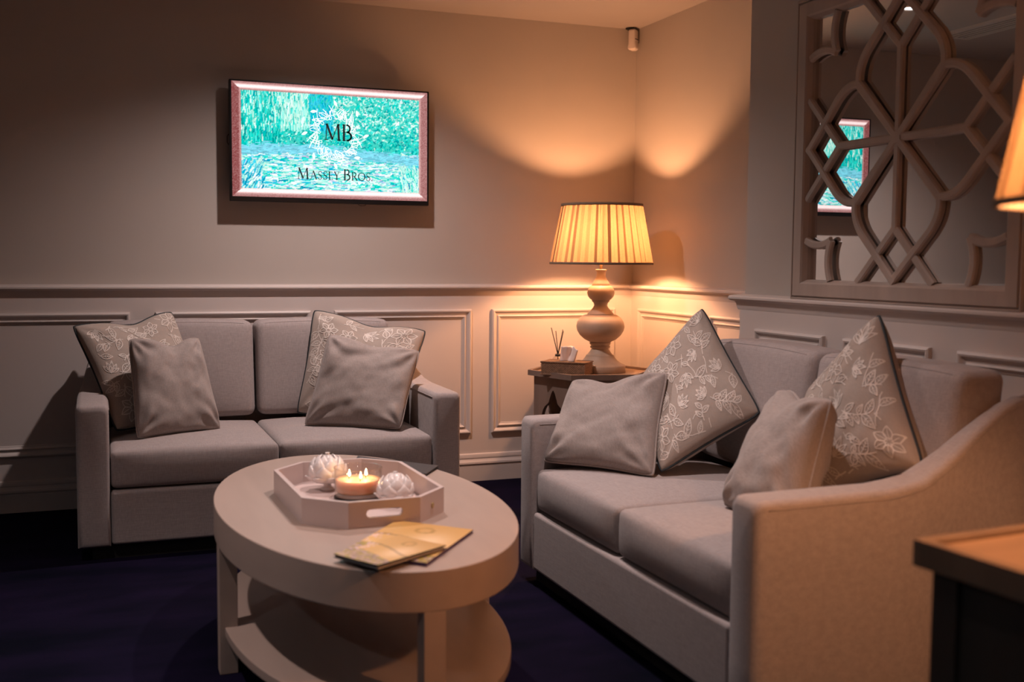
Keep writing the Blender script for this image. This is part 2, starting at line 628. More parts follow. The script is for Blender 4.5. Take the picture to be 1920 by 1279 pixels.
# ------------------------------------------------------------------ television
TX0, TX1, TZ0, TZ1, TY = .604, 1.569, 1.422, 1.984, YB - .10
tv = empty('television', ((TX0 + TX1) / 2, YB, (TZ0 + TZ1) / 2), 'wall-mounted flat television in a thin black bezel showing a turquoise picture', 'television')
tw, th = (TX1 - TX0) / 2, (TZ1 - TZ0) / 2
b_ = MB(); b_.box(-tw, tw, -.1, -.062, -th, th)
b_.obj('housing', M['black'], tv, bevel=.003)
b_ = MB(); b_.box(-.25, .25, -.062, -.03, -.2, .15); b_.obj('rear_cover', M['black'], tv, bevel=.008)
b_ = MB(); b_.box(-.2, .2, -.03, -.001, -.12, .12); b_.obj('wall_bracket', M['black'], tv)
b_ = MB(); b_.tube([(.13, -.07, -th - .001), (.14, -.075, -th - .007), (.16, -.078, -th - .007), (.17, -.07, -th - .001)], .0014, 6)
b_.obj('cable_loop', M['black'], tv)
b_ = MB(); b_.tube([(-tw, -.07, .03), (-tw - .008, -.07, .02), (-tw - .008, -.07, -.01), (-tw, -.07, -.02)], .0016, 6)
b_.obj('cable_loop', M['black'], tv)
# screen picture: a generic garden pond in a painted frame
SX0, SX1, SZ0, SZ1 = -tw + .010, tw - .010, -th + .022, th - .008
GW, GH = 300, 172
rng = np.random.default_rng(3)
img = np.zeros((GH, GW, 3), dtype=np.float32)
vv, uu = np.mgrid[0:GH, 0:GW].astype(np.float32)
uu /= GW - 1; vv /= GH - 1
img[:] = (.06, .62, .52)
img[vv < .36] = (.30, .80, .72)


def stroke(x, y, ang, ln, col, wd=1):
    n = max(2, int(ln))
    for k in range(n):
        i = int(round(x + math.cos(ang) * (k - n / 2)))
        j = int(round(y + math.sin(ang) * (k - n / 2)))
        if 0 <= i < GW and 0 <= j < GH:
            img[max(0, j - (wd - 1)):j + 1, i:i + wd] = col


PAL = {'dark': [(.0, .30, .30), (.0, .42, .36), (.0, .50, .42), (.0, .36, .42)], 'mid': [(.0, .66, .55), (.03, .74, .62), (.06, .80, .72), (.0, .58, .52)],
       'pale': [(.45, .92, .78), (.62, .95, .80), (.34, .88, .80), (.75, .97, .88)], 'blue': [(.0, .32, .52), (.0, .45, .66), (.02, .55, .72), (.05, .66, .86)],
       'white': [(.9, .99, .96), (.8, .95, .98), (.95, .95, 1.0)], 'lilac': [(.45, .58, .86), (.6, .5, .75)]}


def pick(k):
    L_ = PAL[k]
    return np.array(L_[rng.integers(len(L_))]) * rng.uniform(.85, 1.1)


for _ in range(9000):
    x, y = rng.uniform(0, GW), rng.uniform(0, GH)
    u, v = x / GW, y / GH
    q = rng.random()
    if v > .42:
        if u < .24:
            k, a, ln = ('mid' if q < .5 else 'pale' if q < .8 else 'dark'), PI / 2 + rng.normal(0, .12), rng.uniform(5, 14)
        elif u < .38 and v > .6:
            k, a, ln = ('pale' if q < .8 else 'mid'), PI / 2 + rng.normal(0, .1), rng.uniform(5, 12)
        elif u < .50 and v > .6:
            k, a, ln = ('blue' if q < .75 else 'mid'), PI / 2 + rng.normal(0, .3), rng.uniform(4, 10)
        else:
            k, a, ln = ('mid' if q < .45 else 'pale' if q < .75 else 'dark' if q < .9 else 'white'), rng.uniform(0, PI), rng.uniform(2, 6)
        if v < .6 and q > .55:
            k = 'dark'
    elif u < .16 and v < .33:
        k, a, ln = ('blue' if q < .5 else 'pale' if q < .8 else 'white'), 1.1 + rng.normal(0, .2), rng.uniform(6, 14)
    elif u > .84 and v < .36:
        k, a, ln = ('pale' if q < .6 else 'mid' if q < .85 else 'blue'), 1.9 + rng.normal(0, .2), rng.uniform(6, 14)
    else:
        k, a, ln = ('white' if q < .28 else 'pale' if q < .55 else 'mid' if q < .8 else 'blue' if q < .93 else 'lilac'), rng.normal(0, .12), rng.uniform(4, 14)
    stroke(x, y, a, ln, pick(k), 1 if rng.random() < .6 else 2)
# a pale misty bank across the middle of the picture
for _ in range(1500):
    u = rng.uniform(0, 1)
    v = .40 + rng.normal(0, .022) + .03 * math.sin(u * 5)
    stroke(u * GW, v * GH, rng.normal(0, .06), rng.uniform(6, 16), pick('blue') * .35 + np.array((.25, .62, .72)) * (.9 if rng.random() < .6 else .55))
# painted picture frame round it
bw, bh = .046, .072
wood = lambda t: np.array((.24, .055, .055)) * (1 - t) + np.array((.86, .52, .50)) * t
for j in range(GH):
    for i in range(GW):
        u, v = i / (GW - 1), j / (GH - 1)
        dl, dr, db, dt = u / bw, (1 - u) / bw, v / bh, (1 - v) / bh
        d = min(dl, dr, db, dt)
        if d >= 1:
            continue
        nz = rng.normal(0, .10)
        if d == db or d == dt:
            t_ = math.exp(-((d - .55) / .30) ** 2) * 1.5 if d == dt else math.exp(-((d - .75) / .35) ** 2) * 1.6
            img[j, i] = np.clip(wood(min(1, .25 + t_ * .6)) + max(0, t_ - .6) * .5 + nz * .4, 0, 1.3)
        else:
            t_ = .06 + .5 * math.exp(-((d - .88) / .10) ** 2) + nz
            if d == dr:
                t_ += .20
            img[j, i] = wood(max(0, min(1, t_)))
screen = paint_grid('screen', lambda u, v: (SX0 + (SX1 - SX0) * u, -.1006, SZ0 + (SZ1 - SZ0) * v), np.clip(img, 0, 1.4) * .88, attr_emit('screen picture', SCREEN_STRENGTH), tv)


def ribbon(b_, pts, wd, y, z_off=0):
    """flat pen stroke in the screen plane; wd number or (w0,w1)"""
    n = len(pts)
    for i in range(n - 1):
        p, q = V3((*pts[i], 0)), V3((*pts[i + 1], 0))
        t = (q - p)
        if t.length < 1e-7:
            continue
        t.normalize()
        nn = V3((-t.y, t.x, 0))
        wa = wd if not isinstance(wd, tuple) else wd[0] + (wd[1] - wd[0]) * i / (n - 1)
        wb = wd if not isinstance(wd, tuple) else wd[0] + (wd[1] - wd[0]) * (i + 1) / (n - 1)
        p2, q2 = p - t * wa * .2, q + t * wb * .2
        c = [p2 + nn * wa / 2, p2 - nn * wa / 2, q2 - nn * wb / 2, q2 + nn * wb / 2]
        b_.add([(a.x, y, a.y) for a in c], [(0, 1, 2, 3)])


def arc(cx, cy, rx, ry, a0, a1, n=14):
    return [(cx + rx * math.cos(a0 + (a1 - a0) * i / n), cy + ry * math.sin(a0 + (a1 - a0) * i / n)) for i in range(n + 1)]


TK, TN = .135, .055      # thick and thin strokes of the roman capitals
GLYPH = {
    'M': (1.12, [([(.14, 0), (.20, 1)], TN), ([(.20, 1), (.55, .06)], TK), ([(.55, .06), (.90, 1)], TN), ([(.92, 1), (.97, 0)], TK), ([(.03, .02), (.26, .02)], .045), ([(.84, .02), (1.10, .02)], .045), ([(.06, .98), (.20, .98)], .045), ([(.9, .98), (1.02, .98)], .045)]),
    'A': (.92, [([(.12, 0), (.44, 1.02)], TN), ([(.44, 1.02), (.80, 0)], TK), ([(.22, .36), (.66, .36)], .05), ([(.02, .02), (.23, .02)], .045), ([(.70, .02), (.91, .02)], .045)]),
    'S': (.58, [(arc(.29, .75, .20, .235, .5, PI + .9), .07), ([(.15, .575), (.42, .42)], TK), (arc(.27, .25, .22, .235, 1.0, -PI + .35), .08), ([(.47, .98), (.47, .80)], .04), ([(.06, .06), (.06, .26)], .04)]),
    'E': (.62, [([(.16, 0), (.16, 1)], TK), ([(.10, .975), (.54, .975)], .05), ([(.16, .52), (.46, .52)], .05), ([(.10, .025), (.58, .025)], .05), ([(.53, .98), (.53, .84)], .04), ([(.57, .02), (.57, .18)], .04), ([(.45, .6), (.45, .44)], .04)]),
    'Y': (.78, [([(.12, 1), (.40, .48)], TK), ([(.68, 1), (.40, .48)], TN), ([(.40, .50), (.40, 0)], TK), ([(.02, .98), (.24, .98)], .045), ([(.57, .98), (.78, .98)], .045), ([(.28, .02), (.52, .02)], .045)]),
    'B': (.72, [([(.17, 0), (.17, 1)], TK), ([(.08, .98), (.38, .98)], .045), ([(.08, .02), (.40, .02)], .045), ([(.17, .535), (.40, .535)], .045), (arc(.36, .757, .20, .222, PI / 2, -PI / 2), .10), (arc(.38, .277, .26, .257, PI / 2, -PI / 2), .115)]),
    'R': (.76, [([(.17, 0), (.17, 1)], TK), ([(.08, .98), (.38, .98)], .045), ([(.06, .02), (.30, .02)], .045), ([(.17, .50), (.38, .50)], .045), (arc(.36, .74, .22, .24, PI / 2, -PI / 2), .11), ([(.36, .50), (.74, .01)], TK)]),
    'O': (.98, [(arc(.49, .5, .40, .47, PI / 2 - .35, PI / 2 + PI + .35, 22), .085), (arc(.49, .5, .40, .47, PI / 2 + .35, -PI / 2 - .35, 22), .085), (arc(.49, .5, .40, .48, 2.5, 3.8), .12), (arc(.49, .5, .40, .48, -.65, .65), .12)]),
    '.': (.26, [(arc(.12, .06, .035, .035, 0, 2 * PI, 8), .075)]),
    ' ': (.34, []),
}


def write(b_, text, x, z, caps, small, y, track=.06):
    """returns the run width; first letter of a word is a large capital"""
    x0 = x
    big = True
    for ch in text:
        if ch == ' ':
            x += GLYPH[' '][0] * small
            big = True
            continue
        s = caps if big else small
        if caps != small:
            big = False
        adv, strokes = GLYPH[ch.upper()]
        if b_ is not None:
            for pts, wd in strokes:
                ribbon(b_, [(x + px * s, z + py * s) for px, py in pts], wd * s, y)
        x += (adv + track) * s
    return x - x0


scr = lambda u, v: (SX0 + (SX1 - SX0) * u, SZ0 + (SZ1 - SZ0) * v)
b_ = MB()
x_, z_ = scr(.525, .525)
wd_ = write(None, 'MB', 0, 0, .076, .076, 0, 0)
write(b_, 'MB', x_ - wd_ / 2 + .003, z_, .076, .076, -.1024, 0)
b_.obj('monogram', M['ink'], screen, fix=False)
b_ = MB()
wd_ = write(None, 'Massey Bros.', 0, 0, .054, .041, 0)
k_ = .372 / wd_
x_, z_ = scr(.515, .170)
write(b_, 'Massey Bros.', x_ - .186, z_, .054 * k_, .041 * k_, -.1024)
b_.obj('lettering', M['ink'], screen, fix=False)
# wreath of white pen curls and small leaves
M['curl'] = emit('white wreath lines', (.95, 1.0, .98), SCREEN_STRENGTH * 1.0)
b_ = MB()
rw = random.Random(5)
x_, z_ = scr(.515, .575)
for k in range(40):
    th_ = 2 * PI * k / 40 + rw.uniform(-.05, .05)
    rr = rw.uniform(.086, .112)
    cx, cz = x_ + rr * math.cos(th_), z_ + rr * math.sin(th_)
    ea, eb, an = rw.uniform(.012, .022), rw.uniform(.007, .013), th_ + rw.uniform(.2, 1.1)
    pts = [(cx + ea * math.cos(t) * math.cos(an) - eb * math.sin(t) * math.sin(an), cz + ea * math.cos(t) * math.sin(an) + eb * math.sin(t) * math.cos(an)) for t in [2 * PI * i / 16 * (1.0 if k % 3 else .75) for i in range(17)]]
    ribbon(b_, pts, .0026, -.1016)
for k in range(48):
    th_ = 2 * PI * k / 48 + rw.uniform(-.06, .06)
    r0 = rw.uniform(.082, .10)
    r1 = r0 + rw.uniform(.03, .052)
    sl = rw.choice((-1, 1, 1)) * rw.uniform(.12, .38)
    pts = [(x_ + (r0 + (r1 - r0) * t) * math.cos(th_ + sl * t), z_ + (r0 + (r1 - r0) * t) * math.sin(th_ + sl * t)) for t in (0, .33, .66, 1)]
    ribbon(b_, pts, .0028, -.1016)
for k in range(11):
    th_ = 2 * PI * k / 11 + .2
    cx, cz = x_ + .081 * math.cos(th_), z_ + .081 * math.sin(th_)
    ribbon(b_, [(cx + (.002 + .0011 * i) * math.cos(i * .7 + th_), cz + (.002 + .0011 * i) * math.sin(i * .7 + th_)) for i in range(11)], .0024, -.1016)
b_.obj('wreath', M['curl'], screen, fix=False)
for k in range(8):
    th_ = 2 * PI * k / 8 + PI / 2
    cx, cz = x_ + .149 * math.cos(th_), z_ + .149 * math.sin(th_)
    an = th_ + (.9 if k % 2 else .45)
    pts = []
    for i in range(13):
        t = i / 12
        pts.append((-.016 + .032 * t, .0068 * math.sin(PI * t) ** .8))
    pts += [(x, -y) for x, y in pts[::-1][1:-1]]
    b_ = MB()
    b_.add([(cx + x * math.cos(an) - y * math.sin(an), -.1016, cz + x * math.sin(an) + y * math.cos(an)) for x, y in pts], [tuple(range(len(pts)))])
    b_.obj('wreath_leaf', M['curl'], screen, fix=False)


# ------------------------------------------------------------------ mirror with lattice
MYC, MZC, MH, MIN = 2.79, 1.5495, .530, .455
mir = empty('lattice_mirror', (XP, MYC, MZC), 'square wall mirror under an interlaced petal lattice of limewashed wood', 'mirror')
mp_ = lambda s, p, t: (-p, -s, t)     # s along the wall (towards the camera), p out of the wall, t up
b_ = MB(); b_.box(-.003, .003, -MIN - .012, MIN + .012, -MIN - .012, MIN + .012)
b_.obj('glass', M['mirror'], mir, loc=(-.0095, 0, 0), rotz=math.radians(-.70))
FR = [(0, 0), (0, .034), (.006, .040), (.010, .040), (.012, .034), (.015, .034), (.018, .041), (.060, .041), (.066, .036), (.075, .020), (.075, .004)]
for side in range(4):
    b_ = MB()
    c, s_ = math.cos(side * PI / 2), math.sin(side * PI / 2)
    vs = []
    for e in (-1, 1):
        for ins, pr in FR:
            a, t = e * (MH - ins), -(MH - ins)
            vs.append(mp_(a * c - t * s_, pr, a * s_ + t * c))
    n = len(FR)
    b_.add(vs, [(i, i + 1, n + i + 1, n + i) for i in range(n - 1)] + [tuple(range(n)), tuple(range(n, 2 * n))])
    b_.obj('frame_rail', M['limewood'], mir)


def bar(pts, wd=.0265, p0=.017, p1=.036):
    """moulded lattice strip: chamfered section swept along a polyline in the mirror plane"""
    b_ = MB()
    P = [V3((x, y, 0)) for x, y in pts]
    k = len(P)
    sec = [(-.5, p0), (-.5, p1 - .004), (-.30, p1), (.30, p1), (.5, p1 - .004), (.5, p0)]
    vs = []
    for i in range(k):
        t0 = (P[i] - P[i - 1]).normalized() if i else (P[1] - P[0]).normalized()
        t1 = (P[i + 1] - P[i]).normalized() if i < k - 1 else t0
        t = (t0 + t1).normalized()
        nn = V3((-t.y, t.x, 0))
        sc = 1 / max(.5, nn.dot(V3((-t1.y, t1.x, 0))))
        for a, pr in sec:
            q = P[i] + nn * (a * wd * sc)
            vs.append(mp_(q.x, pr, q.y))
    n = len(sec)
    fs = []
    for i in range(k - 1):
        for j in range(n):
            j2 = (j + 1) % n
            fs.append((i * n + j, i * n + j2, (i + 1) * n + j2, (i + 1) * n + j))
    fs += [tuple(range(n)), tuple((k - 1) * n + j for j in range(n))]
    b_.add(vs, fs)
    return b_


def bez(p0, p1, p2, n=8):
    return [((1 - t) ** 2 * p0[0] + 2 * t * (1 - t) * p1[0] + t * t * p2[0], (1 - t) ** 2 * p0[1] + 2 * t * (1 - t) * p1[1] + t * t * p2[1]) for t in [i / n for i in range(n + 1)]]


b_ = MB(); b_.add([mp_(.019 * math.cos(a), p, .019 * math.sin(a)) for p in (.015, .0362) for a in [2 * PI * i / 16 for i in range(16)]], [tuple(range(16)), tuple(range(16, 32))] + [(i, (i + 1) % 16, 16 + (i + 1) % 16, 16 + i) for i in range(16)])
b_.obj('hub', M['limewood'], mir)
petal = [(-.006, -.006), (.185, .180)] + bez((.192, .188), (.205, .245), (.155, .300), 8) + [(.08, .372), (-.008, .458)]
stub = [(.318, .318)] + bez((.318, .318), (.352, .385), (.318, .458), 7)[1:]
for k in range(4):
    c, s_ = [(1, 0), (0, 1), (-1, 0), (0, -1)][k]
    R_ = lambda q: (q[0] * c - q[1] * s_, q[0] * s_ + q[1] * c)
    bar([R_(q) for q in [(0, -.008), (0, .29)]], p1=.0335).obj('spoke', M['limewood'], mir)
    for sg in (1, -1):
        bar([R_((sg * x, y)) for x, y in petal], p1=.036 if sg > 0 else .0356).obj('petal_bar', M['limewood'], mir)
        bar([R_(q) for q in [(0, .285), (sg * .175, .460)]], p1=.0328 if sg > 0 else .0325).obj('fork_bar', M['limewood'], mir)
        bar([R_((sg * x, y)) for x, y in stub], p1=.0330 if sg > 0 else .0327).obj('corner_bracket', M['limewood'], mir)


# ------------------------------------------------------------------ sofas
SW, SD = .757, .905          # half width, depth
ARM = .118


def arm_mesh(sg):
    """scooped arm: level at the front, sweeping up and inwards to the back"""
    b_ = MB()
    D = [0.0, .004, .014, .03, .06, .12, .2, .3, .38, .44, .5, .56, .62, .68, .74, .8, .86, SD - .02, SD]
    K = [0, .4, .5, .6, .7, .8, .9]
    OFF = [0, 0, .010, .028, .048, .063, .070]
    TOP = [.597, .600, .615, .662, .725, .782, .818]
    itp = lambda d, A: A[-1] if d >= K[-1] else next(A[i] + (A[i + 1] - A[i]) * (lambda t: t * t * (3 - 2 * t))((d - K[i]) / (K[i + 1] - K[i])) if False else A[i] + (A[i + 1] - A[i]) * (d - K[i]) / (K[i + 1] - K[i]) for i in range(len(K) - 1) if d < K[i + 1])
    r = .022
    rows = []
    for d in D:
        ins = r * (1 - math.sqrt(max(0, 1 - (1 - min(d, r) / r) ** 2)))     # rounded front edge
        if d > SD - r:
            ins = max(ins, .01)
        xo, xi, zt, zb = SW - itp(d, OFF) - ins, SW - ARM + ins * .6, itp(d, TOP) - ins, .055 + ins
        sec = [(xi, zb), (xo, zb)]
        sec += [(xo, zb + (zt - r - zb) * t) for t in (.25, .5, .75)]
        sec += [(xo - r + r * math.cos(a), zt - r + r * math.sin(a)) for a in [PI / 2 * i / 5 for i in range(6)]]
        sec += [(xi + r - r * math.sin(a), zt - r + r * math.cos(a)) for a in [PI / 2 * i / 5 for i in range(6)]]
        sec += [(xi, zb + (zt - r - zb) * t) for t in (.75, .5, .25)]
        rows.append([(sg * x, d, z) for x, z in sec])
    n = len(rows[0])
    b_.add([p for r_ in rows for p in r_], [(i * n + j, i * n + (j + 1) % n, (i + 1) * n + (j + 1) % n, (i + 1) * n + j) for i in range(len(rows) - 1) for j in range(n)] +
           [tuple(range(n)), tuple((len(rows) - 1) * n + j for j in range(n))])
    seam = MB()
    seam.tube([(sg * (SW - ARM + .0005), d, itp(d, TOP) - .020) for d in [.03 + .03 * i for i in range(28)]], .0022, 5)
    seam2 = MB()
    seam2.tube([(sg * (SW - itp(d, OFF) - .0003), d, itp(d, TOP) - .021) for d in [.03 + .03 * i for i in range(28)]], .0018, 5)
    return b_, seam, seam2


def make_sofa(loc, rotz, label):
    t = empty('sofa', loc, label, 'sofa', None, rotz)
    for sg in (-1, 1):
        a, s1, s2 = arm_mesh(sg)
        o = autosmooth(a.obj('arm', M['sofa'], t, smooth=True), 60)
        s1.obj('seam', M['seam'], o, smooth=True)
        s2.obj('seam', M['seam'], o, smooth=True)
    iw = SW - ARM
    b_ = MB(); b_.box(-iw + .002, iw - .002, .006, .80, .06, .268)
    b_.obj('base_frame', M['sofa'], t, bevel=.014, seg=3)
    b_ = MB(); b_.box(-SW + .05, SW - .05, .05, SD - .06, 0, .06)
    b_.obj('plinth', M['plinth'], t)
    # back frame
    me = rounded_box((iw - .003, .045, .355), .03, mid=6, deform=lambda p: V3((p.x, p.y + .865 + (p.z) * .04 - .02, p.z + .425)))
    link('back_frame', me, M['sofa'], t, True)
    cw = iw / 2 - .004
    for sg in (-1, 1):
        cx = sg * (iw / 2)

        def dseat(p, cx=cx):
            u, v = p.x / cw, p.y / .34
            k = (1 - min(1, abs(u)) ** 3) * (1 - min(1, abs(v)) ** 4)
            z = p.z + (.026 * k if p.z > 0 else -.006 * k * 0)
            y = p.y - (.014 * (1 - (p.z / .075) ** 2) * (1 - abs(u) ** 4) if p.y < -.25 else 0)
            return V3((p.x * (1 + .010 * (1 - (p.z / .075) ** 2)) + cx, y + .353, z + .347))
        me = rounded_box((cw, .335, .072), .020, mid=10, deform=dseat)
        o = link('seat_cushion', me, M['sofa'], t, True)
        for zz in (.0615, -.0615):
            sm = MB()
            n = 40
            loop = []
            for i in range(n + 1):
                uu_ = -cw + .010 + (2 * cw - .020) * i / n
                loop.append(V3((uu_, -.3255, zz)))
            loop = [V3((-cw + .006, .2, zz)), V3((-cw + .006, 0, zz)), V3((-cw + .006, -.25, zz)), V3((-cw + .006, -.31, zz))] + loop + [V3((cw - .006, -.31, zz)), V3((cw - .006, -.25, zz)), V3((cw - .006, 0, zz)), V3((cw - .006, .2, zz))]
            sm.tube([dseat(p) + V3((0, -.0015, .001 if zz > 0 else -.001)) for p in loop], .0022, 5)
            sm.obj('seam', M['seam'], o, smooth=True)

        def dback(p, cx=cx):
            u, v = p.x / cw, p.z / .22
            k = (1 - min(1, abs(u)) ** 3) * (1 - min(1, abs(v)) ** 3)
            y = p.y - (.022 * k if p.y < 0 else -.01 * k)
            z = p.z + .012 * (1 - abs(u) ** 2.5) * (1 if p.z > 0 else -.3) * min(1, abs(p.z) / .15)
            sag = .010 * noise.noise(V3((p.x * 3 + sg, p.z * 3, 0)))
            # leans back
            return V3((p.x + cx, y + .765 + z * .13 + sag, z + .655))
        me = rounded_box((cw - .002, .080, .212), .034, mid=10, deform=dback)
        o = link('back_cushion', me, M['sofa'], t, True)
        sm = MB()
        e, zz = cw - .014, .200
        rr = .03
        loop = [V3((-e, -.062, -zz + .0))]
        loop = [V3((x, -.070, z)) for x, z in [(-e + .004, -.19)] + [(-e + .004, -.19 + .36 * i / 10) for i in range(11)] + [(-e + .012, .188), (-e + .03, .197)] + [(-e + .03 + (2 * e - .06) * i / 14, .198) for i in range(15)] + [(e - .012, .188)] + [(e - .004, .17 - .36 * i / 10) for i in range(11)]]
        sm.tube([dback(p) + V3((0, -.0015, .0015)) for p in loop], .0018, 5)
        sm.obj('seam', M['seam'], o, smooth=True)
    return t


sofa_a = make_sofa((.683, 4.334, 0), 0, 'two-seat grey linen sofa against the wall under the television')
sofa_b = make_sofa((1.43, 2.875, 0), -PI / 2, 'two-seat grey linen sofa under the lattice mirror')


# ------------------------------------------------------------------ scatter cushions
class Pillow:
    def __init__(s, BL, BR, TR, TL, T, e=.07, dip=0, du=0, seed=0, wr=1.0, bend=0):
        c_ = [V3(p) for p in (BL, BR, TR, TL)]
        m_ = sum(c_, V3()) / 4
        s.c = [p + (p - m_) * .04 for p in c_]
        s.T, s.e, s.dip, s.du, s.seed, s.wr, s.bend = T, e, dip, du, seed, wr, bend
        s.N = ((s.c[1] - s.c[0] + s.c[2] - s.c[3]).cross(s.c[3] - s.c[0] + s.c[2] - s.c[1])).normalized()

    def base(s, u, v):
        k = .05 * abs(u * v) ** 6
        a = u * (1 - s.e * (1 - v * v) - k)
        b = v * (1 - s.e * (1 - u * u) - k)
        b -= s.dip * math.exp(-((u - s.du) / .36) ** 2) * max(0, (v + 1) / 2) ** 3
        a, b = (a + 1) / 2, (b + 1) / 2
        p = (s.c[0] * (1 - a) + s.c[1] * a) * (1 - b) + (s.c[3] * (1 - a) + s.c[2] * a) * b
        return p + s.N * s.bend * ((1 - u * u) * (1 - v * v))

    def thick(s, u, v):
        au, av = min(1, abs(u)), min(1, abs(v))
        t = s.T * 1.08 * ((1 - au ** 3.0) * (1 - av ** 3.0)) ** .44
        if s.dip:
            t *= 1 - .35 * math.exp(-((u - s.du) / .28) ** 2) * max(0, v) ** 1.5
        return t

    def wrinkle(s, u, v, sd):
        au, av = min(1, abs(u)), min(1, abs(v))
        edge = (1 - au ** 6) * (1 - av ** 6)
        w_ = .004 * noise.noise(V3((u * 2.2 + s.seed, v * 2.2, sd * 3 + s.seed * 1.7)))
        w_ += .0022 * noise.noise(V3((u * 5 + s.seed, v * 5, sd * 3)))
        # gathers running in from each corner and edge
        for cu, cv in ((-1, -1), (1, -1), (1, 1), (-1, 1)):
            du, dv = u - cu, v - cv
            d = math.hypot(du, dv)
            a = math.atan2(dv * cv, du * cu)
            w_ += .0055 * math.sin(a * 9 + s.seed + cu * 2 + cv) * math.exp(-((d - .32) / .25) ** 2)
        w_ += .004 * math.sin((v * 7 + 1.2 * math.sin(u * 3 + s.seed)) + s.seed) * math.exp(-((au - .78) / .16) ** 2)
        w_ -= .010 * max(0, noise.noise(V3((u * 1.1 + s.seed * 2, v * 3.0 - u * 1.2, s.seed)))) ** 1.5
        return w_ * edge * s.wr

    def S(s, u, v, sd=1, off=0):
        p = s.base(u, v)
        k = (1 - abs(u) ** 8) * (1 - abs(v) ** 8)
        return p + s.N * sd * (s.thick(u, v) + s.wrinkle(u, v, sd) + off * k)


def warp(t):
    return math.sin(t * PI / 2) * .55 + t * .45


